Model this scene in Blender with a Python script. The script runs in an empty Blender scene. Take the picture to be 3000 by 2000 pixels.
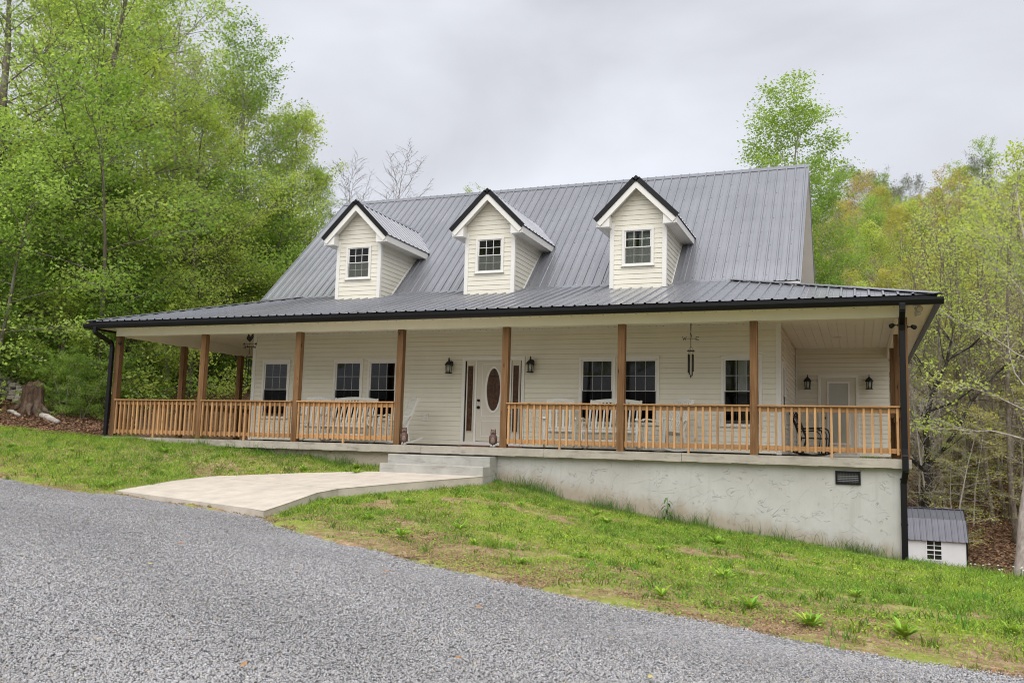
import bpy, math, random
import numpy as np
from mathutils import Vector, Matrix

sc = bpy.context.scene
COL = sc.collection
R = math.radians
PI = math.pi
rnd = random.Random(11)
rng = np.random.default_rng(11)

# ------------------------------------------------------------------ helpers
class MB:
    """collects shapes, then links them as ONE mesh object"""
    def __init__(s, M=None):
        s.v = []; s.f = []; s.m = []; s.s = []; s.M = M
    def add(s, vs, fs, mi=0, smooth=False):
        b = len(s.v)
        if s.M is not None:
            vs = [s.M @ Vector(p) for p in vs]
        s.v.extend([(p[0], p[1], p[2]) for p in vs])
        for f in fs:
            s.f.append(tuple(i + b for i in f)); s.m.append(mi); s.s.append(smooth)
        return s
    def box(s, x0, x1, y0, y1, z0, z1, mi=0):
        vs = [(x0,y0,z0),(x1,y0,z0),(x1,y1,z0),(x0,y1,z0),(x0,y0,z1),(x1,y0,z1),(x1,y1,z1),(x0,y1,z1)]
        return s.add(vs, [(0,3,2,1),(4,5,6,7),(0,1,5,4),(1,2,6,5),(2,3,7,6),(3,0,4,7)], mi)
    def bar(s, p, q, w, h, up=(0,0,1), mi=0):
        p = Vector(p); q = Vector(q); d = (q-p).normalized(); u = Vector(up)
        a = d.cross(u)
        if a.length < 1e-4: a = d.cross(Vector((0,1,0)))
        a.normalize(); b = a.cross(d).normalized()
        a = a*w/2; b = b*h/2
        vs = [p-a-b,p+a-b,p+a+b,p-a+b,q-a-b,q+a-b,q+a+b,q-a+b]
        return s.add(vs, [(0,1,2,3),(7,6,5,4),(0,4,5,1),(1,5,6,2),(2,6,7,3),(3,7,4,0)], mi)
    def tube(s, pts, rad, n=8, cap=True, mi=0, smooth=True):
        pts = [Vector(p) for p in pts]
        if not hasattr(rad, '__len__'): rad = [rad]*len(pts)
        vs = []; fs = []; up = None
        for i, p in enumerate(pts):
            t = (pts[min(i+1,len(pts)-1)] - pts[max(i-1,0)])
            if t.length < 1e-9: t = Vector((0,0,1))
            t.normalize()
            if up is None:
                up = Vector((1,0,0)) if abs(t.x) < .8 else Vector((0,1,0))
            a = (up - t*up.dot(t)).normalized(); b = t.cross(a); up = a
            for k in range(n):
                an = 2*PI*k/n
                vs.append(p + (a*math.cos(an) + b*math.sin(an))*rad[i])
        for i in range(len(pts)-1):
            for k in range(n):
                fs.append((i*n+k, i*n+(k+1)%n, (i+1)*n+(k+1)%n, (i+1)*n+k))
        if cap:
            fs.append(tuple(range(n))[::-1]); fs.append(tuple((len(pts)-1)*n+k for k in range(n)))
        return s.add(vs, fs, mi, smooth)
    def lathe(s, prof, n=16, c=(0,0,0), sx=1, sy=1, mi=0, smooth=True):
        vs = []; fs = []
        for r, z in prof:
            for k in range(n):
                a = 2*PI*k/n
                vs.append((c[0]+r*sx*math.cos(a), c[1]+r*sy*math.sin(a), c[2]+z))
        m = len(prof)
        for i in range(m-1):
            for k in range(n):
                fs.append((i*n+k, i*n+(k+1)%n, (i+1)*n+(k+1)%n, (i+1)*n+k))
        fs.append(tuple(range(n))[::-1]); fs.append(tuple((m-1)*n+k for k in range(n)))
        return s.add(vs, fs, mi, smooth)
    def prism(s, poly, o, u, w, th, mi=0):
        """polygon of (a,b) in the plane o + a*u + b*w, given thickness th"""
        o = Vector(o); u = Vector(u); w = Vector(w); nn = u.cross(w).normalized()*th
        n = len(poly)
        vs = [o+u*a+w*b for a, b in poly] + [o+u*a+w*b+nn for a, b in poly]
        fs = [tuple(range(n))[::-1], tuple(range(n, 2*n))] + [(i,(i+1)%n,n+(i+1)%n,n+i) for i in range(n)]
        return s.add(vs, fs, mi)
    def build(s, name, mats, parent=None, bevel=0):
        me = bpy.data.meshes.new(name)
        me.from_pydata(s.v, [], s.f); me.update()
        if not isinstance(mats, (list, tuple)): mats = [mats]
        for m in mats: me.materials.append(m)
        me.polygons.foreach_set('material_index', s.m)
        me.polygons.foreach_set('use_smooth', s.s)
        o = bpy.data.objects.new(name, me); COL.objects.link(o)
        if parent is not None: o.parent = parent
        if bevel:
            b = o.modifiers.new('bevel', 'BEVEL'); b.width = bevel; b.segments = 2; b.limit_method = 'ANGLE'
        return o

def tag(o, label=None, cat=None, group=None, kind=None):
    if label: o['label'] = label
    if cat: o['category'] = cat
    if group: o['group'] = group
    if kind: o['kind'] = kind
    return o

def thing(name, label, cat, loc=(0,0,0), rz=0, group=None):
    o = bpy.data.objects.new(name, None); COL.objects.link(o)
    o.empty_display_size = .2; o.location = loc; o.rotation_euler = (0,0,rz)
    return tag(o, label, cat, group)

def copy_tree(o, parent=None):
    c = o.copy(); COL.objects.link(c)
    if parent is not None: c.parent = parent
    for ch in list(o.children): copy_tree(ch, c)
    return c

def np_mesh(name, V, F, mats, col=None, smooth=False, parent=None):
    """V (n,3); F (m,k) constant-size faces"""
    me = bpy.data.meshes.new(name)
    V = np.ascontiguousarray(V, dtype=np.float32); F = np.ascontiguousarray(F, dtype=np.int32)
    m, k = F.shape
    me.vertices.add(len(V)); me.vertices.foreach_set('co', V.ravel())
    me.loops.add(m*k); me.loops.foreach_set('vertex_index', F.ravel())
    me.polygons.add(m)
    me.polygons.foreach_set('loop_start', np.arange(0, m*k, k, dtype=np.int32))
    me.polygons.foreach_set('loop_total', np.full(m, k, dtype=np.int32))
    if smooth: me.polygons.foreach_set('use_smooth', np.ones(m, dtype=bool))
    me.update(calc_edges=True)
    if col is not None:
        a = me.attributes.new('col', 'FLOAT_COLOR', 'POINT')
        c4 = np.ones((len(V), 4), dtype=np.float32); c4[:, :3] = col
        a.data.foreach_set('color', c4.ravel())
    for mm in (mats if isinstance(mats, (list, tuple)) else [mats]): me.materials.append(mm)
    return me

def link_mesh(name, me, parent=None):
    o = bpy.data.objects.new(name, me); COL.objects.link(o)
    if parent is not None: o.parent = parent
    return o

# ------------------------------------------------------------------ materials
class NT:
    def __init__(s, name):
        s.mat = bpy.data.materials.new(name); s.mat.use_nodes = True
        s.t = s.mat.node_tree; s.t.nodes.clear()
        s.out = s.n('ShaderNodeOutputMaterial')
        s.geo = None
    def n(s, ty, **kw):
        o = s.t.nodes.new(ty)
        for k, v in kw.items():
            if k.startswith('i_'):
                o.inputs[k[2:].replace('_', ' ')].default_value = v
            else: setattr(o, k, v)
        return o
    def l(s, a, b): s.t.links.new(a, b)
    def coord(s, scale=(1,1,1), world=False):
        tc = s.n('ShaderNodeNewGeometry').outputs['Position'] if world else s.n('ShaderNodeTexCoord').outputs['Object']
        mp = s.n('ShaderNodeMapping'); mp.inputs['Scale'].default_value = scale
        s.l(tc, mp.inputs['Vector']); return mp.outputs['Vector']
    def noise(s, vec, scale=5, detail=4, rough=.55, dist=0):
        o = s.n('ShaderNodeTexNoise'); o.inputs['Scale'].default_value = scale; o.inputs['Detail'].default_value = detail
        o.inputs['Roughness'].default_value = rough; o.inputs['Distortion'].default_value = dist
        s.l(vec, o.inputs['Vector']); return o.outputs['Fac']
    def ramp(s, fac, stops):
        o = s.n('ShaderNodeValToRGB'); cr = o.color_ramp
        while len(cr.elements) < len(stops): cr.elements.new(.5)
        for e, (p, c) in zip(cr.elements, stops):
            e.position = p; e.color = (*c, 1) if len(c) == 3 else c
        s.l(fac, o.inputs['Fac']); return o.outputs['Color']
    def mix(s, fac, a, b, mode='MIX'):
        o = s.n('ShaderNodeMix', data_type='RGBA', blend_type=mode)
        for inp, v in ((o.inputs['Factor'], fac), (o.inputs['A'], a), (o.inputs['B'], b)):
            pass
        def setv(sock, v):
            if hasattr(v, 'is_linked'): s.l(v, sock)
            elif isinstance(v, (tuple, list)): sock.default_value = (*v, 1) if len(v) == 3 else v
            else: sock.default_value = v
        setv(o.inputs[0], fac); setv(o.inputs[6], a); setv(o.inputs[7], b)
        return o.outputs[2]
    def math(s, op, a, b=0.0):
        o = s.n('ShaderNodeMath', operation=op)
        for k, v in ((0, a), (1, b)):
            if hasattr(v, 'is_linked'): s.l(v, o.inputs[k])
            else: o.inputs[k].default_value = v
        return o.outputs[0]
    def bump(s, h, strength=.3, dist=.01):
        o = s.n('ShaderNodeBump'); o.inputs['Strength'].default_value = strength; o.inputs['Distance'].default_value = dist
        s.l(h, o.inputs['Height']); return o.outputs['Normal']
    def principled(s, color, rough=.6, metal=0, spec=.5, normal=None, coat=0):
        o = s.n('ShaderNodeBsdfPrincipled')
        for nm, v in (('Base Color', color), ('Roughness', rough), ('Metallic', metal), ('Specular IOR Level', spec), ('Coat Weight', coat)):
            if hasattr(v, 'is_linked'): s.l(v, o.inputs[nm])
            else: o.inputs[nm].default_value = (*v, 1) if isinstance(v, (tuple, list)) else v
        if normal is not None: s.l(normal, o.inputs['Normal'])
        s.l(o.outputs[0], s.out.inputs['Surface']); return o

def flat_mat(name, c, rough=.5, metal=0, spec=.5, var=.12, scale=6, bump=0):
    t = NT(name); v = t.coord(world=False)
    f = t.noise(v, scale, 5, .6)
    col = t.ramp(f, [(.3, tuple(x*(1-var) for x in c)), (.7, tuple(min(1, x*(1+var)) for x in c))])
    nm = t.bump(t.noise(v, scale*12, 4), bump, .004) if bump else None
    t.principled(col, rough, metal, spec, nm); return t.mat

def wood_mat(name, axis, cdark, cmid, clight, rough=.75, knots=True):
    t = NT(name)
    sc_ = [22, 22, 22]; sc_[axis] = 1.1
    v = t.coord(tuple(sc_))
    f = t.noise(v, 1.0, 6, .62, .6)
    sc2 = [5, 5, 5]; sc2[axis] = .35
    g = t.noise(t.coord(tuple(sc2)), 1.3, 3, .5, 1.2)
    w = t.math('FRACT', t.math('MULTIPLY', g, 9.0))
    w = t.math('ABSOLUTE', t.math('SUBTRACT', w, .5))
    base = t.ramp(f, [(.25, cdark), (.5, cmid), (.75, clight)])
    col = t.mix(t.math('MULTIPLY', w, .75), base, cdark, 'MIX')
    big = t.noise(t.coord((.9, .9, .9)), 1.2, 2)
    col = t.mix(t.ramp(big, [(.35, (0,0,0)), (.7, (.35,.35,.35))]), col, clight)
    if knots:
        sk = [9, 9, 9]; sk[axis] = 2.2
        vo = t.n('ShaderNodeTexVoronoi'); vo.inputs['Scale'].default_value = 1; t.l(t.coord(tuple(sk)), vo.inputs['Vector'])
        k = t.ramp(vo.outputs['Distance'], [(.05, (1,1,1)), (.14, (0,0,0))])
        col = t.mix(k, col, tuple(x*.3 for x in cdark))
    oi = t.n('ShaderNodeObjectInfo'); vv = t.ramp(oi.outputs['Random'], [(0,(.74,.74,.76)),(1,(1.16,1.14,1.10))])
    col = t.mix(1.0, col, vv, 'MULTIPLY')
    t.principled(col, rough, 0, .25, t.bump(f, .4, .003)); return t.mat

M = {}
M['siding'] = flat_mat('vinyl_siding', (.72,.69,.59), .45, 0, .4, .05, 1.2)
M['white_trim'] = flat_mat('white_trim', (.75,.735,.695), .4, 0, .4, .03, 2)
M['soffit'] = flat_mat('soffit_vinyl', (.85,.81,.69), .5, 0, .3, .03, 2)
M['black_metal'] = flat_mat('black_metal', (.006,.006,.007), .35, 0, .25, .2, 4)
M['black_iron'] = flat_mat('black_iron', (.01,.01,.01), .5, 0, .4, .2, 8)
M['white_paint'] = flat_mat('white_paint', (.66,.66,.62), .45, 0, .4, .04, 9)
M['door_paint'] = flat_mat('door_paint', (.62,.58,.50), .4, 0, .4, .03, 2)
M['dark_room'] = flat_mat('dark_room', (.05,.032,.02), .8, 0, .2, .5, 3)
M['curtain'] = flat_mat('curtain', (.55,.55,.50), .9, 0, .1, .1, 3)
M['post_wood'] = wood_mat('post_wood', 2, (.075,.036,.014), (.175,.092,.038), (.28,.165,.08))
M['rail_wood'] = wood_mat('rail_wood', 0, (.31,.155,.06), (.47,.26,.11), (.59,.36,.18))
M['baluster_wood'] = wood_mat('baluster_wood', 2, (.32,.165,.065), (.47,.265,.12), (.61,.385,.20))
M['rail_wood_y'] = wood_mat('rail_wood_side', 1, (.26,.12,.04), (.42,.22,.08), (.52,.30,.12))
M['lamp_glass'] = flat_mat('lamp_glass', (.42,.44,.36), .15, 0, .5, .1, 3)

def roof_mat():
    t = NT('charcoal_roof_metal')
    v = t.coord((1, 1, 1)); f = t.noise(v, .8, 5, .6)
    st = t.noise(t.coord((9, .5, .5)), 1, 3)
    col = t.ramp(f, [(.3, (.232,.238,.262)), (.7, (.282,.289,.315))])
    r = t.ramp(st, [(.3, (.20,)*3), (.7, (.28,)*3)])
    t.principled(col, r, .42, .4, t.bump(t.noise(t.coord((14,1.2,1.2)), 1, 2), .06, .01)); return t.mat
M['roof'] = roof_mat()
M['screw'] = flat_mat('roof_screw', (.03,.03,.03), .5)

def glass_mat(name, tint, refl=.5):
    t = NT(name)
    tr = t.n('ShaderNodeBsdfTransparent'); tr.inputs['Color'].default_value = (*tint, 1)
    gl = t.n('ShaderNodeBsdfGlossy'); gl.inputs['Roughness'].default_value = .02
    fr = t.n('ShaderNodeFresnel'); fr.inputs['IOR'].default_value = 1.45
    mx = t.n('ShaderNodeMixShader'); t.l(t.math('MULTIPLY', fr.outputs[0], refl), mx.inputs[0])
    t.l(tr.outputs[0], mx.inputs[1]); t.l(gl.outputs[0], mx.inputs[2]); t.l(mx.outputs[0], t.out.inputs[0])
    return t.mat
M['glass'] = glass_mat('window_glass', (.8,.82,.8), 1.25)
M['screen'] = glass_mat('insect_screen', (.32,.32,.32), .12)
def screen_mat():
    t = NT('lit_insect_screen'); tr = t.n('ShaderNodeBsdfTransparent'); di = t.n('ShaderNodeBsdfDiffuse'); di.inputs[0].default_value = (.17,.18,.16,1)
    mx = t.n('ShaderNodeMixShader'); mx.inputs[0].default_value = .5; t.l(tr.outputs[0], mx.inputs[1]); t.l(di.outputs[0], mx.inputs[2]); t.l(mx.outputs[0], t.out.inputs[0]); return t.mat
M['screen_lit'] = screen_mat()  # lit copy of the insect screen: daylight on the dormers put into its grey

def leaded():
    t = NT('leaded_glass'); v = t.coord((1,1,1))
    f = t.noise(v, 14, 3, .6)
    t.principled(t.ramp(f, [(.3,(.05,.024,.014)),(.7,(.13,.065,.036))]), .2, 0, .2, t.bump(t.noise(v, 60, 2), .3, .004)); return t.mat
M['leaded'] = leaded()
M['came'] = flat_mat('lead_came', (.02,.018,.016), .4)

def concrete(name, c, streak=True, bump=.25, dirt=(.09,.075,.06), dirtamt=.6):
    t = NT(name); v = t.coord((1,1,1))
    f = t.noise(v, 3, 8, .65); g = t.noise(t.coord((1.2,1.2,7) if streak else (1,1,1)), 2.2, 5, .6, .8)
    col = t.ramp(f, [(.3, tuple(x*.82 for x in c)), (.7, tuple(x*1.12 for x in c))])
    d = t.ramp(g, [(.52, (0,0,0)), (.75, (dirtamt,)*3)])
    col = t.mix(d, col, dirt)
    h = t.noise(v, 45, 6, .7)
    pits = t.n('ShaderNodeTexVoronoi'); pits.inputs['Scale'].default_value = 28; t.l(v, pits.inputs['Vector'])
    pk = t.ramp(pits.outputs['Distance'], [(.03,(.55,)*3),(.09,(0,0,0))])
    gate = t.ramp(t.noise(v, 5, 2), [(.5,(0,0,0)),(.62,(1,1,1))])
    col = t.mix(t.mix(1.0, pk, gate, 'MULTIPLY'), col, tuple(x*.35 for x in c))
    t.principled(col, .85, 0, .2, t.bump(h, bump, .006)); return t.mat
M['slab'] = concrete('slab_concrete', (.40,.365,.31), True, .4)
M['steps'] = concrete('step_concrete', (.40,.39,.36), True, .3, (.16,.14,.11), .5)
M['walk'] = concrete('walk_concrete', (.515,.46,.395), False, .12, (.45,.40,.34), .15)

def stucco():
    t = NT('grey_stucco'); v = t.coord((1,1,1))
    f = t.noise(v, 1.6, 6, .6); big = t.noise(v, .6, 3)
    col = t.ramp(f, [(.3,(.43,.425,.405)),(.7,(.53,.525,.505))])
    col = t.mix(t.ramp(big, [(.4,(0,0,0)),(.75,(.5,)*3)]), col, (.36,.325,.28))
    gp_ = t.n('ShaderNodeNewGeometry'); sx3 = t.n('ShaderNodeSeparateXYZ'); t.l(gp_.outputs['Position'], sx3.inputs[0])
    hgt = t.math('ADD', t.math('ADD', sx3.outputs['Z'], t.math('MULTIPLY', sx3.outputs['X'], .150)), .60)
    hgt = t.math('ADD', hgt, t.math('MULTIPLY', t.math('SUBTRACT', t.noise(t.coord((2.5,1,.8)), 1.5, 4), .5), .55))
    col = t.mix(t.ramp(hgt, [(.02,(.75,)*3),(.28,(0,0,0))]), col, (.33,.265,.19))
    st2 = t.noise(t.coord((5,1,.35)), 1.6, 4, .6)
    col = t.mix(t.ramp(st2, [(.56,(0,0,0)),(.75,(.22,)*3)]), col, (.27,.25,.215))
    # trowel ridges: thin lines where a distorted noise crosses a level
    n1 = t.noise(t.coord((1,1,1.5)), 3.2, 3, .5, 1.6)
    rid = t.math('ABSOLUTE', t.math('SUBTRACT', n1, .52))
    rid = t.ramp(rid, [(0,(1,1,1)),(.012,(0,0,0))])
    gate = t.ramp(t.noise(v, 4.5, 2), [(.52,(0,0,0)),(.6,(1,1,1))])
    rr = t.mix(1.0, rid, gate, 'MULTIPLY')
    fine = t.noise(v, 22, 6, .65, .4)
    hh = t.math('ADD', t.math('MULTIPLY', rr, 1.0), t.math('MULTIPLY', fine, .35))
    t.principled(col, .8, 0, .25, t.bump(hh, .8, .012)); return t.mat
M['stucco'] = stucco()

def leaf_mat(name, ca, cb, trans=.58, tc=None, scale=.55):
    t = NT(name)
    oi = t.n('ShaderNodeObjectInfo')
    v = t.coord((1,1,1), world=True)
    f = t.noise(v, scale, 3, .6)
    ri = t.n('ShaderNodeTexWhiteNoise', noise_dimensions='3D')
    q = t.n('ShaderNodeVectorMath', operation='SNAP'); q.inputs[1].default_value = (.13,.13,.13); t.l(v, q.inputs[0]); t.l(q.outputs[0], ri.inputs['Vector'])
    fac = t.math('ADD', t.math('MULTIPLY', f, .9), t.math('MULTIPLY', t.math('SUBTRACT', ri.outputs['Value'], .5), .45))
    fac = t.math('ADD', fac, t.math('MULTIPLY', t.math('SUBTRACT', oi.outputs['Random'], .5), .22))
    col = t.ramp(fac, [(.22, ca), (.72, cb)])
    di = t.n('ShaderNodeBsdfPrincipled'); t.l(col, di.inputs['Base Color']); di.inputs['Roughness'].default_value = .5
    di.inputs['Specular IOR Level'].default_value = .25
    tr = t.n('ShaderNodeBsdfTranslucent')
    t.l(t.mix(1.0, col, (1.3,1.3,.8), 'MULTIPLY'), tr.inputs['Color'])
    mx = t.n('ShaderNodeMixShader'); mx.inputs[0].default_value = trans
    t.l(di.outputs[0], mx.inputs[1]); t.l(tr.outputs[0], mx.inputs[2]); t.l(mx.outputs[0], t.out.inputs[0])
    return t.mat
M['leaf_green'] = leaf_mat('spring_leaf_green', (.25,.385,.09), (.48,.62,.19))
M['leaf_lime'] = leaf_mat('spring_leaf_lime', (.32,.43,.08), (.60,.68,.22))
M['leaf_deep'] = leaf_mat('leaf_deep_green', (.16,.28,.055), (.36,.50,.12))
M['leaf_yellow'] = leaf_mat('leaf_yellow_green', (.36,.36,.08), (.62,.59,.20))
M['leaf_gold'] = leaf_mat('leaf_gold', (.40,.31,.09), (.62,.50,.19))
M['leaf_olive'] = leaf_mat('pine_olive', (.10,.13,.05), (.24,.28,.11), .2)
M['leaf_tan'] = leaf_mat('bud_tan', (.36,.29,.23), (.58,.49,.42), .3)

def bark(name, a, b, lich=(.34,.34,.30), amt=.5):
    t = NT(name); v = t.coord((6,6,1.6))
    f = t.noise(v, 2, 6, .65, .5)
    col = t.ramp(f, [(.3, a), (.68, b)])
    l = t.noise(t.coord((1,1,1)), 3.2, 5, .7)
    col = t.mix(t.ramp(l, [(.5,(0,0,0)),(.62,(amt,)*3)]), col, lich)
    t.principled(col, .9, 0, .15, t.bump(f, .6, .02)); return t.mat
M['bark'] = bark('bark_brown', (.085,.068,.055), (.25,.21,.17))
M['bark_pale'] = bark('bark_pale', (.24,.205,.18), (.46,.415,.375), (.50,.48,.44), .6)
M['bark_dark'] = bark('bark_dark', (.015,.012,.01), (.06,.05,.042), (.22,.23,.19), .45)
M['stump'] = bark('stump_wood', (.03,.02,.015), (.15,.095,.065), (.20,.17,.14), .5)
M['stone'] = flat_mat('field_stone', (.30,.265,.23), .85, 0, .2, .45, 2.2, .6)

def col_mat(name, rough=.7, trans=0, mul=1.0, spec=.2):
    t = NT(name)
    at = t.n('ShaderNodeAttribute', attribute_name='col')
    c = at.outputs['Color']
    di = t.n('ShaderNodeBsdfPrincipled'); t.l(c, di.inputs['Base Color']); di.inputs['Roughness'].default_value = rough
    di.inputs['Specular IOR Level'].default_value = spec
    if trans:
        tr = t.n('ShaderNodeBsdfTranslucent'); t.l(c, tr.inputs['Color'])
        mx = t.n('ShaderNodeMixShader'); mx.inputs[0].default_value = trans
        t.l(di.outputs[0], mx.inputs[1]); t.l(tr.outputs[0], mx.inputs[2]); t.l(mx.outputs[0], t.out.inputs[0])
    else: t.l(di.outputs[0], t.out.inputs[0])
    return t.mat
M['grass'] = col_mat('grass_blades', .55, .35)
M['pebble'] = col_mat('gravel_stone', .75, 0, 1, .3)
M['litter'] = col_mat('dead_leaf', .8, .15)

def ground_mat():
    t = NT('lawn_soil_and_leaf_litter')
    v = t.coord((1,1,1), world=True)
    at = t.n('ShaderNodeAttribute', attribute_name='col')
    sep = t.n('ShaderNodeSeparateColor'); t.l(at.outputs['Color'], sep.inputs[0])
    f = t.noise(v, 1.1, 6, .62); g = t.noise(v, 9, 6, .7); h = t.noise(v, 40, 4, .7)
    k9 = t.noise(v, 75, 4, .75)
    g2 = t.math('ADD', t.math('MULTIPLY', g, .55), t.math('MULTIPLY', k9, .45))
    soil = t.ramp(g2, [(.36,(.12,.07,.04)),(.5,(.29,.195,.115)),(.64,(.50,.39,.26))])
    moss = t.ramp(t.math('ADD', t.math('MULTIPLY', h, .5), t.math('MULTIPLY', k9, .5)), [(.3,(.15,.25,.02)),(.7,(.32,.44,.045))])
    lawn = t.mix(t.ramp(f, [(.44,(0,0,0)),(.58,(.6,)*3)]), soil, moss)
    vo = t.n('ShaderNodeTexVoronoi'); vo.inputs['Scale'].default_value = 13; t.l(v, vo.inputs['Vector'])
    sp = t.n('ShaderNodeSeparateColor'); t.l(vo.outputs['Color'], sp.inputs[0])
    lit = t.ramp(sp.outputs[0], [(.0,(.055,.033,.022)),(.45,(.13,.075,.048)),(.8,(.24,.145,.09)),(1.0,(.33,.22,.15))])
    lit = t.mix(t.ramp(g, [(.35,(0,0,0)),(.7,(.6,)*3)]), lit, (.085,.052,.034))
    col = t.mix(sep.outputs[0], lit, lawn)
    hh = t.math('ADD', g2, t.math('MULTIPLY', vo.outputs['Distance'], .8))
    t.principled(col, .95, 0, .1, t.bump(hh, .7, .03)); return t.mat
M['ground'] = ground_mat()

def gravel_mat():
    t = NT('grey_gravel'); v = t.coord((1,1,1), world=True)
    vo = t.n('ShaderNodeTexVoronoi'); vo.inputs['Scale'].default_value = 44; vo.inputs['Randomness'].default_value = 1; t.l(v, vo.inputs['Vector'])
    sp = t.n('ShaderNodeSeparateColor'); t.l(vo.outputs['Color'], sp.inputs[0])
    col = t.ramp(sp.outputs[0], [(.0,(.13,.13,.14)),(.3,(.25,.25,.265)),(.7,(.37,.37,.385)),(1,(.52,.52,.53))])
    edge = t.ramp(vo.outputs['Distance'], [(.35,(0,0,0)),(.75,(.8,)*3)])
    col = t.mix(edge, col, (.07,.07,.075))
    big = t.noise(v, .5, 3)
    col = t.mix(t.ramp(big, [(.45,(0,0,0)),(.75,(.25,)*3)]), col, (.30,.28,.26))
    inv = t.math('SUBTRACT', 1.0, vo.outputs['Distance'])
    t.principled(col, .8, 0, .3, t.bump(inv, 1.0, .02)); return t.mat
M['gravel'] = gravel_mat()
# ------------------------------------------------------------------ the house
PX = [-10.219, -7.62, -4.984, -2.412, 0.0, 2.409, 4.887, 7.394]   # porch posts along the front
XL, XR, W, W2 = -7.85, 5.176, 2.12, 6.875                          # house walls
H = 2.44                                                            # post height
zp = lambda y: 2.747 + .3*(y+.53)
zm = lambda y: 3.713 + .9623*(y-2.791)
ym = lambda z: 2.791 + (z-3.713)/.9623
RY, RZ = 6.668, 7.43

house = thing('house', 'white-sided house with charcoal metal roof, three dormers and a wraparound timber porch', 'house')

def siding(mb, o, u, n, width, z0, z1, holes=(), course=.11, lo=None, hi=None, out=.011):
    o = Vector((o[0], o[1], 0)); u = Vector((u[0], u[1], 0)); n = Vector((n[0], n[1], 0))
    k = 0
    while z0 + k*course < z1 - .01:
        za = z0 + k*course; zb = min(za+course, z1); zc = (za+zb)/2; k += 1
        spans = [(0.0, width)]
        for (h0, h1, hz0, hz1) in holes:
            if hz0 < zc < hz1:
                ns = []
                for a, b in spans:
                    if h1 <= a or h0 >= b: ns.append((a, b)); continue
                    if h0 > a: ns.append((a, h0))
                    if h1 < b: ns.append((h1, b))
                spans = ns
        for a, b in spans:
            a0 = max(a, lo(za)) if lo else a; a1 = max(a, lo(zb)) if lo else a
            b0 = min(b, hi(za)) if hi else b; b1 = min(b, hi(zb)) if hi else b
            if b0-a0 < .005: continue
            if b1 < a1: a1 = b1 = (a1+b1)/2
            P = lambda s, z, d: o + u*s + n*d + Vector((0,0,z))
            # lap profile: short lip, bowed face
            mb.add([P(a0,za,out), P(b0,za,out), P(b0+(b1-b0)*.8,za+(zb-za)*.8,out*.45), P(a0+(a1-a0)*.8,za+(zb-za)*.8,out*.45)], [(0,1,2,3)])
            mb.add([P(a0+(a1-a0)*.8,za+(zb-za)*.8,out*.45), P(b0+(b1-b0)*.8,za+(zb-za)*.8,out*.45), P(b1,zb,-.004), P(a1,zb,-.004)], [(0,1,2,3)])
            mb.add([P(a0,za,-.004), P(b0,za,-.004), P(b0,za,out), P(a0,za,out)], [(0,1,2,3)])

def wallM(t, ang='front'):
    if ang == 'front': return Matrix(((1,0,0,t[0]),(0,-1,0,t[1]),(0,0,1,t[2]),(0,0,0,1)))
    return Matrix(((0,1,0,t[0]),(1,0,0,t[1]),(0,0,1,t[2]),(0,0,0,1)))      # faces +X, local x runs along +Y

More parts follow.
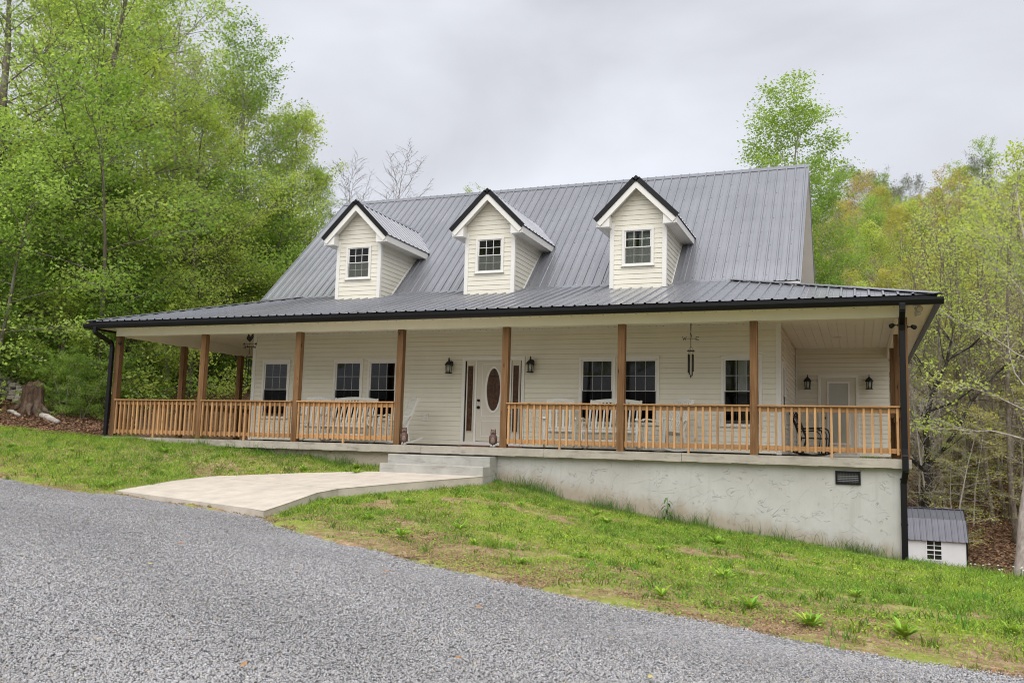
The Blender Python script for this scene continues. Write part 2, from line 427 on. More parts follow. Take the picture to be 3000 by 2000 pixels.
def window(parent, MX, w, h, cols=3, rows=2, name='window', lit_screen=False, curtain=None, sill=True):
    """MX: local x along the wall, y outward, z up from the outer bottom of the trim, x centred"""
    t = .056; f = MB(MX)
    f.box(-w/2, w/2, 0, .034, h-t, h); f.box(-w/2, -w/2+t, 0, .034, 0, h-t); f.box(w/2-t, w/2, 0, .034, 0, h-t)
    f.box(-w/2+t, w/2-t, 0, .034, 0, t*.6)
    f.box(-w/2-.012, w/2+.012, 0, .05, h, h+.022)                      # drip cap
    for sx in (-1, 1):                                                # jamb returns
        x = sx*(w/2-t-.008); f.box(x-.008, x+.008, -.05, .02, t*.6, h-t)
    f.box(-w/2+t, w/2-t, -.05, .02, h-t-.016, h-t)
    win = f.build(name, M['white_trim'], parent, .003)
    gw = w-2*t-.032; z0 = t*.6; z1 = h-t-.016; zm_ = (z0+z1)/2
    for up in (0, 1):
        a, b = (zm_-.012, z1) if up else (z0, zm_+.012)
        y1 = .012 if up else -.006
        s = MB(MX); b_ = .02
        s.box(-gw/2, -gw/2+b_, y1-.02, y1, a, b); s.box(gw/2-b_, gw/2, y1-.02, y1, a, b)
        s.box(-gw/2+b_, gw/2-b_, y1-.02, y1, a, a+b_); s.box(-gw/2+b_, gw/2-b_, y1-.02, y1, b-b_, b)
        s.build('sash', M['white_trim'], win)
        g = MB(MX)
        for i in range(1, cols):
            x = -gw/2+b_ + (gw-2*b_)*i/cols; g.box(x-.0065, x+.0065, y1-.0145, y1-.0075, a+b_, b-b_)
        for j in range(1, rows):
            z = a+b_ + (b-a-2*b_)*j/rows; g.box(-gw/2+b_, gw/2-b_, y1-.0135, y1-.0085, z-.0065, z+.0065)
        g.build('grille', M['white_trim'], win)
        p = MB(MX); yy = y1-.004
        p.add([(-gw/2+b_,yy,a+b_),(gw/2-b_,yy,a+b_),(gw/2-b_,yy,b-b_),(-gw/2+b_,yy,b-b_)], [(0,1,2,3)])
        p.build('pane', M['glass'], win)
    sc_ = MB(MX); sc_.add([(-gw/2,.014,z0),(gw/2,.014,z0),(gw/2,.014,zm_),(-gw/2,.014,zm_)], [(0,1,2,3)])
    sc_.build('insect_screen', M['screen_lit' if lit_screen else 'screen'], win)
    if sill:
        s = MB(MX); s.box(-w/2-.015, w/2+.015, 0, .062, -.03, -.002); s.build('sill', M['white_trim'], win, .003)
    if curtain:
        c = MB(MX); x0, x1, yb = curtain; n = 24; vs = []
        for i in range(n+1):
            x = x0+(x1-x0)*i/n; y = yb + .015*math.sin(i*1.9)
            vs += [(x, y, .02), (x, y, h)]
        c.add(vs, [(2*i,2*i+2,2*i+3,2*i+1) for i in range(n)], 0, True); c.build('curtain', M['curtain'], win)
    return win

# ---- walls
wins = [(-7.125, .83), (-5.005, .83), (-4.04, .83), (1.321, .825), (2.286, .825), (4.41, .83)]
WZ0, WH = .585, 1.445
f = MB()
holes = [(x-XL-w/2+.06, x-XL+w/2-.06, WZ0+.05, WZ0+WH-.05) for x, w in wins] + [(-1.88-XL, -.42-XL, -.1, 2.0)]
siding(f, (XL, W), (1,0), (0,-1), XR-XL, .03, 2.70, holes)
siding(f, (XR, W), (0,1), (1,0), W2-W, .03, 2.70, [(.45, 1.05, .69, 1.86)])
siding(f, (XR, W2), (1,0), (0,-1), 2.19, .03, 2.70, [(.61, 1.43, -.1, 1.98)])
siding(f, (XL, 11.2), (0,-1), (-1,0), 11.2-W, .03, 2.70)
siding(f, (7.36, W2), (0,1), (1,0), 5.6, .03, 2.70)
for xx, nx in ((XR, 1), (XL, -1)):
    lo = lambda z: ym(z+.2)-W; hi = lambda z: 2*RY-ym(z+.2)-W
    siding(f, (xx, W), (0,1), (nx,0), 9.1, 3.0, 7.25, lo=lo, hi=hi)
siding(f, (XL, 11.2), (1,0), (0,1), XR-XL, -1.0, 3.6)
f.build('wall', M['siding'], house)
f = MB()
for x0, y0 in ((XL-.006, W), (XR-.078, W)):
    f.box(x0, x0+.084, W-.022, W-.001, .01, 2.69)
f.box(XR+.001, XR+.022, W-.02, W+.07, .01, 2.69)
f.box(XR+.016, XR+.05, W2-.05, W2-.014, .01, 2.69)
f.box(XL-.022, XL-.001, W-.02, W+.07, .01, 2.69)
f.box(XL, XR, W-.018, W-.002, 2.655, 2.69); f.box(XR+.05, 7.3, W2-.018, W2-.002, 2.655, 2.69)
f.build('corner_board', M['white_trim'], house, .003)
# rooms behind the glass
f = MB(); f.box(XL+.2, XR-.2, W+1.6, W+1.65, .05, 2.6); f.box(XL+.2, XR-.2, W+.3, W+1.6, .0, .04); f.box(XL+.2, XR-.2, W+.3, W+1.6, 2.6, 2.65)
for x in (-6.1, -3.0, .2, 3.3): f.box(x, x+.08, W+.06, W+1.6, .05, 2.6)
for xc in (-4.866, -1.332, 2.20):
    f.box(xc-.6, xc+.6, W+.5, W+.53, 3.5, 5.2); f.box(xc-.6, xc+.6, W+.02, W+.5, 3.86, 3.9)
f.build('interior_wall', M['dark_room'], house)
for i, (x, w) in enumerate(wins):
    window(house, wallM((x, W, WZ0)), w, WH, curtain=(-.09, .10, -.16) if i == 5 else None)
window(house, wallM((XR, W+.75, .60), 'side'), .75, 1.33)
# wall outlets
for x, z, yy in ((-2.83, .66, W), (.62, .62, W), (3.55, .62, W)):
    f = MB(wallM((x, yy, z))); f.box(-.06, .06, .01, .03, -.085, .085); f.box(-.03, .03, .03, .045, -.05, .05)
    f.build('outlet', M['white_trim'], house, .006)

# ---- front door with two sidelights
DX = -1.149
f = MB(wallM((DX, W, 0)))
f.box(-.775, .775, 0, .036, 1.99, 2.07); f.box(-.775, -.70, 0, .036, .035, 1.99); f.box(.70, .775, 0, .036, .035, 1.99)
f.box(-.70, .70, 0, .05, .035, .115); f.box(-.70, .70, -.02, .02, 1.975, 1.99)
for sx in (-1, 1): f.box(sx*.425-.025, sx*.425+.025, 0, .028, .115, 1.975)
f.build('door_frame', M['white_trim'], house, .004)
f = MB(wallM((DX, W, 0))); f.box(-.40, .40, -.03, .008, .128, 1.972)
door = f.build('door', M['door_paint'], house, .004)
f = MB(wallM((DX, W, 0)))
def ring(mb, cx, cz, ax, az, bx, bz, y0, y1, n=40):
    vs = []
    for k in range(n):
        a = 2*PI*k/n; c, s_ = math.cos(a), math.sin(a)
        vs += [(cx+ax*c, y0, cz+az*s_), (cx+bx*c, y0, cz+bz*s_), (cx+bx*c*.97+ax*c*.03, y1, cz+bz*s_*.97+az*s_*.03), (cx+ax*c, y1, cz+az*s_)]
    fs = []
    for k in range(n):
        j = (k+1) % n
        for q in range(4): fs.append((4*k+q, 4*k+(q+1)%4, 4*j+(q+1)%4, 4*j+q))
    mb.add(vs, fs, 0, False)
ring(f, .02, 1.31, .215, .535, .165, .485, .006, .026)
def rect_mold(mb, x0, x1, z0, z1, y=.008, t=.016, d=.012):
    mb.box(x0, x1, y, y+d, z1-t, z1); mb.box(x0, x1, y, y+d, z0, z0+t); mb.box(x0, x0+t, y, y+d, z0+t, z1-t); mb.box(x1-t, x1, y, y+d, z0+t, z1-t)
rect_mold(f, -.27, .29, .70, 1.90, d=.006); rect_mold(f, -.27, .29, .24, .60)
f.build('door_molding', M['white_trim'], door)
def leaded_pane(parent, MX, outline, lines):
    g = MB(MX); n = len(outline)
    g.add([(a, .014, b) for a, b in outline], [tuple(range(n))])
    p = g.build('door_glass', M['leaded'], parent)
    c = MB(MX)
    for ln in lines: c.tube([(a, .016, b) for a, b in ln], .0035, 4)
    c.build('lead_came', M['came'], parent)
oval = [(.02+.168*math.cos(2*PI*k/40), 1.31+.488*math.sin(2*PI*k/40)) for k in range(40)]
def ell(cx, cz, a, b, n=24): return [(cx+a*math.cos(2*PI*k/n), cz+b*math.sin(2*PI*k/n)) for k in range(n+1)]
leaded_pane(door, wallM((DX, W, 0)), oval, [ell(.02,1.31,.13,.40), ell(.02,1.31,.05,.22), ell(.02,1.31,.028,.13), [(.02,.83),(.02,1.09)],[(.02,1.53),(.02,1.79)],
    [(-.14,1.31),(-.03,1.31)],[(.07,1.31),(.18,1.31)],[(-.09,1.08),(.02,1.21),(.13,1.08)],[(-.09,1.54),(.02,1.41),(.13,1.54)],[(-.12,1.0),(.16,1.0)],[(-.12,1.62),(.16,1.62)]])
for z, r, nm in ((1.06, .03, 'deadbolt'), (.90, .034, 'door_knob')):
    f = MB(wallM((DX-.34, W, z))); f.tube([(0,.006,0),(0,.02,0),(0,.035,0),(0,.06,0),(0,.075,0)], [r,r,r*.5,r*.95,r*.5], 14); f.build(nm, M['black_metal'], door)
for sx in (-1, 1):
    MX = wallM((DX+sx*.565, W, 0))
    f = MB(MX); f.box(-.105, .105, -.03, .008, .115, 1.975); rect_mold(f, -.09, .09, .33, 1.88, t=.022, d=.016)
    sl = f.build('sidelight', M['door_paint'], house, .003)
    leaded_pane(sl, MX, [(-.068,.352),(.068,.352),(.068,1.858),(-.068,1.858)],
        [[(-.045,.36),(-.045,1.85)],[(.045,.36),(.045,1.85)],[(-.068,.72),(.068,.72)],[(-.068,1.76),(.068,1.76)],
         [(0,1.45),(.03,1.3),(0,1.12),(-.03,1.3),(0,1.45)],[(0,1.25),(.045,1.08),(0,.9),(-.045,1.08),(0,1.25)],[(0,1.05),(.03,.9),(0,.78),(-.03,.9),(0,1.05)],[(0,1.45),(0,1.6)]])
f = MB(); f.box(DX-.78, DX+.78, W-.12, W-.06, .001, .03); f.build('door_threshold', flat_mat('threshold_wood', (.16,.055,.03), .6), house)

# ---- back door on the wing
BX = 6.195
f = MB(wallM((BX, W2, 0)))
f.box(-.476, .476, 0, .04, 1.955, 2.03); f.box(-.476, -.41, 0, .04, .0, 1.955); f.box(.41, .476, 0, .04, .0, 1.955); f.box(-.41, .41, 0, .05, .0, .06)
f.build('door_frame', M['white_trim'], house, .004)
f = MB(wallM((BX, W2, 0))); f.box(-.405, .405, -.03, .008, .06, 1.95)
bd = f.build('door', M['door_paint'], house, .004)
f = MB(wallM((BX, W2, 0))); rect_mold(f, -.27, .27, .29, 1.86, t=.045, d=.02); f.build('door_molding', M['white_trim'], bd, .004)
f = MB(wallM((BX, W2, 0))); f.add([(-.225,.014,.335),(.225,.014,.335),(.225,.014,1.815),(-.225,.014,1.815)], [(0,1,2,3)])
f.build('door_glass', flat_mat('frosted_door_glass', (.36,.36,.30), .12, 0, .5, .06, 2), bd)
for z, r, nm in ((1.10, .034, 'deadbolt'), (.95, .038, 'door_knob')):
    f = MB(wallM((BX-.335, W2, z))); f.tube([(0,.006,0),(0,.02,0),(0,.035,0),(0,.06,0),(0,.075,0)], [r,r,r*.5,r*.95,r*.5], 14); f.build(nm, M['black_metal'], bd)

# ---- porch: slab, foundation, posts, beams, ceiling
f = MB(); n = 60; x0, x1 = -10.40, 7.475
for i in range(n):
    a = x0+(x1-x0)*i/n; b = x0+(x1-x0)*(i+1)/n
    if i in (9, 19, 29, 38, 47): a += .006
    f.box(a, b, -.19, .35, -.155+.004*math.sin(i*2.3), 0)
f.box(x0, XL-.05, .35, 9.0, -.155, -.001); f.box(XR+.05, x1, .35, W2-.02, -.155, -.001); f.box(XL-.05, XR+.05, .35, W-.02, -.155, -.001)
f.build('porch_slab', M['slab'], house)
f = MB(); f.box(-10.30, 7.36, -.05, .15, -3.2, -.157); f.box(7.13, 7.36, .15, 12.4, -3.6, -.157); f.box(-10.30, -10.1, .15, 9, -1.5, -.157)
fo = f.build('foundation', M['stucco'], house)
f = MB()
for i in range(75):                                                   # raised trowel marks in the stucco
    cx = rnd.uniform(.1, 7.2); cz = rnd.uniform(-.3, -.45-cx*.17); L = rnd.uniform(.06, .42); a = rnd.uniform(-.7, 1.2); k = rnd.uniform(-3, 3)
    pts = []
    for j in range(6):
        s_ = (j/5-.5)*L; aa = a+k*s_
        pts.append((cx+s_*math.cos(aa), -.0495, cz+s_*math.sin(aa)))
    f.tube(pts, [.001,.003,.004,.005,.0035,.001], 5)
f.build('trowel_mark', M['stucco'], fo)
f = MB(wallM((6.466, -.05, -.345)))
f.box(-.205, .205, 0, .03, .085, .115); f.box(-.205, .205, 0, .03, -.115, -.085); f.box(-.205, -.17, 0, .03, -.085, .085); f.box(.17, .205, 0, .03, -.085, .085)
vent = f.build('foundation_vent', M['black_metal'], house, .003)
f = MB(wallM((6.466, -.05, -.345))); f.add([(-.17,.004,-.085),(.17,.004,-.085),(.17,.004,.085),(-.17,.004,.085)], [(0,1,2,3)]); f.build('vent_backing', M['black_iron'], vent)
f = MB(wallM((6.466, -.05, -.345)))
for z in (-.06, -.03, .0, .03): f.bar((-.17, .014, z), (.17, .014, z), .016, .007)
f.build('vent_louver', flat_mat('vent_louver_metal', (.35,.35,.36), .4, .5), vent)
f = MB(wallM((6.466, -.05, -.345)))
for i in range(1, 14): f.box(-.17+.34*i/14-.001, -.17+.34*i/14+.001, .024, .026, -.085, .085)
for i in range(1, 7): f.box(-.17, .17, .0262, .028, -.085+.17*i/7-.001, -.085+.17*i/7+.001)
f.build('vent_mesh', flat_mat('vent_wire', (.2,.2,.2), .4, .6), vent)

spots = [(x, 0) for x in PX] + [(PX[0], 2.235), (PX[0], 4.588), (PX[0], 6.95), (PX[7], 2.349), (PX[7], 4.794)]
for i, (x, y) in enumerate(spots):
    f = MB(); f.box(x-.07, x+.07, y-.07, y+.07, 0, H)
    f.build('porch_post', M['post_wood'], house, .007)

f = MB()
f.box(PX[0]-.07, PX[7]+.07, -.075, .075, H, 2.703); f.box(PX[0]-.072, PX[0]+.072, .075, 9, H+.001, 2.703); f.box(PX[7]-.072, PX[7]+.072, .075, W2+.3, H+.001, 2.703)
for x in PX[1:-1]: f.box(x-.002, x+.002, -.077, -.0755, H+.01, 2.62)
f.build('porch_beam', M['soffit'], house, .004)
f = MB()
n = 100
for i in range(n):
    a = PX[0]+.072+(PX[7]-PX[0]-.144)*i/n; b = PX[0]+.072+(PX[7]-PX[0]-.144)*(i+1)/n - .008
    y1 = W-.02
    if b < XL: y1 = 9
    if a > XR: y1 = W2-.02
    f.box(a, b, .08, y1, 2.69, 2.70)
f.box(PX[0], PX[7], .05, W-.02, 2.705, 2.715); f.box(PX[0], XL, W-.02, 9, 2.705, 2.715); f.box(XR, PX[7], W-.02, W2, 2.705, 2.715)
f.build('porch_ceiling', M['soffit'], house)
f = MB()
n = 170
for i in range(n):                                                     # eave soffit, grooved vinyl
    a = PX[0]-.5+(PX[7]-PX[0]+1.0)*i/n; b = PX[0]-.5+(PX[7]-PX[0]+1.0)*(i+1)/n-.006
    f.box(a, b, -.50, -.092, 2.62, 2.628)
for i in range(120):
    a = -.08+13*i/120; b = a+13/120-.006
    f.box(PX[7]+.085, PX[7]+.49, a, b, 2.62, 2.628)
    if b < 9: f.box(PX[0]-.49, PX[0]-.085, a, b, 2.62, 2.628)
f.box(PX[0]-.5, PX[7]+.5, -.5, -.07, 2.632, 2.638); f.box(PX[7]+.07, PX[7]+.49, -.07, 13, 2.632, 2.638); f.box(PX[0]-.49, PX[0]-.07, -.07, 9, 2.632, 2.638)
f.box(PX[0]-.08, PX[7]+.08, -.092, -.076, 2.605, 2.63)
f.build('soffit', M['soffit'], house)
f = MB()                                                               # little soffit vent slots
for i in range(0, 84):
    x = PX[0]-.3+(PX[7]-PX[0]+.6)*i/84
    f.box(x-.012, x+.012, -.128, -.108, 2.617, 2.6195)
    x = XL+.1+(XR-XL-.2)*i/84
    f.box(x-.011, x+.011, W-.06, W-.04, 2.687, 2.6895)
f.build('soffit_slot', M['black_iron'], house)
f = MB(); f.lathe([(.09,0),(.095,.006),(.095,.012)], 24, (6.235, 4.593, 2.677)); f.build('ceiling_lamp', M['white_trim'], house)

# ---- railings: rails as the part, every baluster a sub-part
bal_me = {}
def railing(p, q, mw, brace=True):
    p = Vector(p); q = Vector(q); d = (q-p); L = d.length; d.normalize(); nx = Vector((d.y, -d.x, 0))      # nx: outward
    ax = 0 if abs(d.x) > .5 else 1
    f = MB(); off = nx*-.005
    f.bar(p+nx*.02+Vector((0,0,.888)), q+nx*.02+Vector((0,0,.888)), .14, .026)
    f.bar(p+off+Vector((0,0,.825)), q+off+Vector((0,0,.825)), .038, .088)
    f.bar(p+off+Vector((0,0,.135)), q+off+Vector((0,0,.135)), .038, .085)
    r = f.build('railing', mw, house, .004)
    n = round(L/.131)
    for i in range(n):
        c = p+d*(L*(i+.35)/(n-.3)) + nx*.034
        zb = 0.001 if (brace and i == n//2) else .072+rnd.uniform(-.006,.004)
        b = MB(); j = rnd.uniform(-.004,.004); s_ = .019
        m = Matrix.Rotation(math.atan2(d.y, d.x), 3, 'Z')
        P = lambda x, y, z: c + m @ Vector((x, y, 0)) + Vector((0,0,z))
        vs = [P(-s_,-s_,zb),P(s_,-s_,zb),P(s_,s_,zb),P(-s_,s_,zb),P(-s_+j,-s_,.8745),P(s_+j,-s_,.8745),P(s_+j,s_,.8745),P(-s_+j,s_,.8745)]
        b.add(vs, [(0,3,2,1),(4,5,6,7),(0,1,5,4),(1,2,6,5),(2,3,7,6),(3,0,4,7)])
        b.build('baluster', M['baluster_wood'], r)
for i in (0, 1, 2, 4, 5, 6):
    railing((PX[i]+.072, -.035, 0), (PX[i+1]-.072, -.035, 0), M['rail_wood'])
ys = [.07, 2.165, 2.305, 4.518, 4.658, 6.88]
for k in range(3): railing((PX[0], ys[2*k+1], 0), (PX[0], ys[2*k], 0), M['rail_wood_y'], False)
railing((PX[7], .075, 0), (PX[7], 2.275, 0), M['rail_wood_y'], False); railing((PX[7], 2.42, 0), (PX[7], 4.72, 0), M['rail_wood_y'], False)

# ---- roofs
def rib_sheet(mb, O, A, S, a0, a1, s0, s1, pitch=.2286, h=.024, screws=None, srow=.62):
    O = Vector(O); A = Vector(A).normalized(); S = Vector(S).normalized(); N = A.cross(S)
    prof = [(a0, 0.0)]
    k = math.floor(a0/pitch)-1
    while k*pitch < a1+pitch:
        c = k*pitch; k += 1
        for da, hh in ((-.026,0),(-.014,h),(.014,h),(.026,0),(.085,0),(.095,.004),(.105,0)):
            if a0+.002 < c+da < a1-.002: prof.append((c+da, hh))
    prof.append((a1, 0.0))
    P = lambda a, s, hh: O + A*a + S*s + N*hh
    for (a, ha), (b, hb) in zip(prof[:-1], prof[1:]):
        m = (a+b)/2
        q0a, q0b, q1a, q1b = s0(a), s0(b), s1(a), s1(b)
        if max(q1a-q0a, q1b-q0b) <= .01: continue
        q1a = max(q1a, q0a); q1b = max(q1b, q0b)
        mb.add([P(a,q0a,ha), P(b,q0b,hb), P(b,q1b,hb), P(a,q1a,ha)], [(0,1,2,3)])
    if screws is not None:
        k = math.floor(a0/pitch)
        while k*pitch < a1:
            c = k*pitch+.05; k += 1
            if not (a0+.05 < c < a1-.05): continue
            s = s0(c)+.25
            while s < s1(c)-.08:
                p = P(c, s, .0); e = .011
                screws.add([p-A*e-S*e, p+A*e-S*e, p+A*e+S*e, p-A*e+S*e, p+N*.008], [(0,1,4),(1,2,4),(2,3,4),(3,0,4)])
                s += srow

th = math.atan(.9623); c_, s_ = math.cos(th), math.sin(th)
RXL, RXR = -8.23, 5.555
f = MB(); scw = MB()
rib_sheet(f, (0, 2.78, zm(2.78)), (1,0,0), (0,c_,s_), RXL, RXR, lambda a: 0, lambda a: (RY-2.78)/c_, screws=scw)
rib_sheet(f, (0, 2*RY-2.0, zm(2.0)), (-1,0,0), (0,-c_,s_), -RXR, -RXL, lambda a: 0, lambda a: (RY-2.0)/c_)
mroof = f.build('main_roof', M['roof'], house)
scw.build('roof_screw', M['screw'], mroof)
f = MB(); f.bar((RXL-.02, RY-.075, RZ-.045), (RXR+.02, RY-.075, RZ-.045), .16, .012, up=(0,-s_,c_)); f.bar((RXL-.02, RY+.075, RZ-.045), (RXR+.02, RY+.075, RZ-.045), .16, .012, up=(0,s_,c_))
f.build('ridge_cap', M['roof'], mroof)
f = MB()
for x in (RXL, RXR):
    sx = 1 if x > 0 else -1
    f.bar((x+sx*.008, 2.5, zm(2.5)-.03), (x+sx*.008, RY, RZ-.04), .022, .10, up=(0,-s_,c_)); f.bar((x+sx*.008, 2*RY-2.3, zm(2.3)-.03), (x+sx*.008, RY, RZ-.04), .022, .10, up=(0,s_,c_))
f.build('rake_trim', M['roof'], mroof)
f = MB()
for x0, x1 in ((XR-.05, RXR-.003), (RXL+.003, XL+.05)):
    xm = (x0+x1)/2; w = abs(x1-x0)
    f = MB(); f.bar((xm, 2.4, zm(2.4)-.13), (xm, RY, RZ-.15), w, .12, up=(0,-s_,c_)); f.bar((xm, 2*RY-2.3, zm(2.3)-.13), (xm, RY, RZ-.15), w, .12, up=(0,s_,c_))
    f.build('rake_soffit', M['white_trim'], house)

ph = math.atan(.3); cp, sp = math.cos(ph), math.sin(ph)
EX0, EX1, EY = PX[0]-.53, PX[7]+.53, -.53
hk = .885
hip = lambda x: min((x-EX0)*hk, (EX1-x)*hk, 2.83-EY)
f = MB(); scw = MB()
rib_sheet(f, (0, EY, zp(EY)), (1,0,0), (0,cp,sp), EX0, EX1, lambda a: 0, lambda a: max(0, hip(a))/cp, screws=scw, srow=.55)
sl = .3*hk; ps = math.atan(sl); cs, ss = math.cos(ps), math.sin(ps)
sd = lambda y: (max(0, min((y-EY)/hk-.05, 3.86)) if y < 2.83 else 2.76)/cs
rib_sheet(f, (EX1, 0, zp(EY)), (0,1,0), (-cs,0,ss), EY, 12.9, lambda a: 0, sd)
rib_sheet(f, (EX0, 0, zp(EY)), (0,-1,0), (cs,0,ss), -9.0, -EY, lambda a: 0, lambda a: sd(-a))
proof = f.build('porch_roof', M['roof'], house)
scw.build('roof_screw', M['screw'], proof)
for ex, sx in ((EX0, 1), (EX1, -1)):
    f = MB()
    p = Vector((ex-sx*.03, EY-.03, zp(EY)+.012)); L = 3.36; q = Vector((ex+sx*L/hk, EY+L, zp(EY+L)+.03))
    for dx, up in ((.055, Vector((0,-sp,cp))), (-.055, Vector((-sx*ss,0,cs)))):
        off = Vector((dx*sx*.7, -dx*.75 if dx > 0 else -dx*.75, 0))
        f.bar(p+off, q+off, .13, .010, up=up)
    f.build('hip_cap', M['roof'], proof)
f = MB(); f.bar((RXL, 2.80, zm(2.83)+.012), (4.0, 2.80, zm(2.83)+.012), .14, .008, up=(0,-.5,.86)); f.build('roof_flashing', M['roof'], proof)
f = MB(); f.box(EX0+.03, EX1-.03, -.505, -.485, 2.58, 2.735); f.box(EX1-.045, EX1-.025, -.485, 12.8, 2.58, 2.735); f.box(EX0+.025, EX0+.045, -.485, 9, 2.58, 2.735)
f.build('fascia', M['black_metal'], house)
gp = [(0,2.575),(.062,2.575),(.085,2.61),(.098,2.645),(.105,2.652),(.105,2.69),(.094,2.69),(.094,2.665),(0,2.665)]
GX0, GX1 = PX[0]-.609, PX[7]+.609
f = MB(); f.prism(gp, (GX0, -.506, 0), (0,-1,0), (0,0,1), -(GX1-GX0)); fg = f
if fg.v[len(gp)][0] < fg.v[0][0]: fg.v = [(2*GX0-x if i >= len(gp) else x, y, z) for i, (x, y, z) in enumerate(fg.v)]
f.build('gutter', M['black_metal'], house)
f = MB(); f.prism(gp, (GX1-.105, -.506, 0), (1,0,0), (0,0,1), -13.4)
if f.v[len(gp)][1] < -1: f.v = [(x, 2*-.506-y if i >= len(gp) else y, z) for i, (x, y, z) in enumerate(f.v)]
f.build('gutter', M['black_metal'], house)
f = MB(); f.prism(gp, (GX0+.105, -.506, 0), (-1,0,0), (0,0,1), 9.5)
if f.v[len(gp)][1] < -1: f.v = [(x, 2*-.506-y if i >= len(gp) else y, z) for i, (x, y, z) in enumerate(f.v)]
f.build('gutter', M['black_metal'], house)
def downspout(pts, w=.10, d=.075):
    f = MB(); pts = [Vector(p) for p in pts]
    for a, b in zip(pts[:-1], pts[1:]):
        dv = (b-a).normalized(); f.bar(a-dv*.012, b+dv*.012, w, d, up=(0,1,0) if abs(dv.y) < .9 else (0,0,1))
    o = f.build('downspout', M['black_metal'], house, .012)
    b = MB()
    for z in (pts[-1].z+.75, -.35): b.box(pts[-1].x-w/2-.004, pts[-1].x+w/2+.004, pts[-1].y-d/2-.004, pts[-1].y+d/2+.004, z, z+.03)
    b.build('downspout_bracket', M['black_metal'], o)
downspout([(7.37,-.555,2.60),(7.37,-.555,2.50),(7.375,-.16,2.32),(7.375,-.125,2.2),(7.375,-.125,.16),(7.375,-.25,.05),(7.375,-.25,-.19),(7.365,-.15,-.30),(7.345,-.10,-.40),(7.345,-.10,-1.85)])
downspout([(-10.47,-.555,2.60),(-10.47,-.555,2.48),(-10.36,-.14,2.27),(-10.34,-.12,2.15),(-10.34,-.12,.0)])

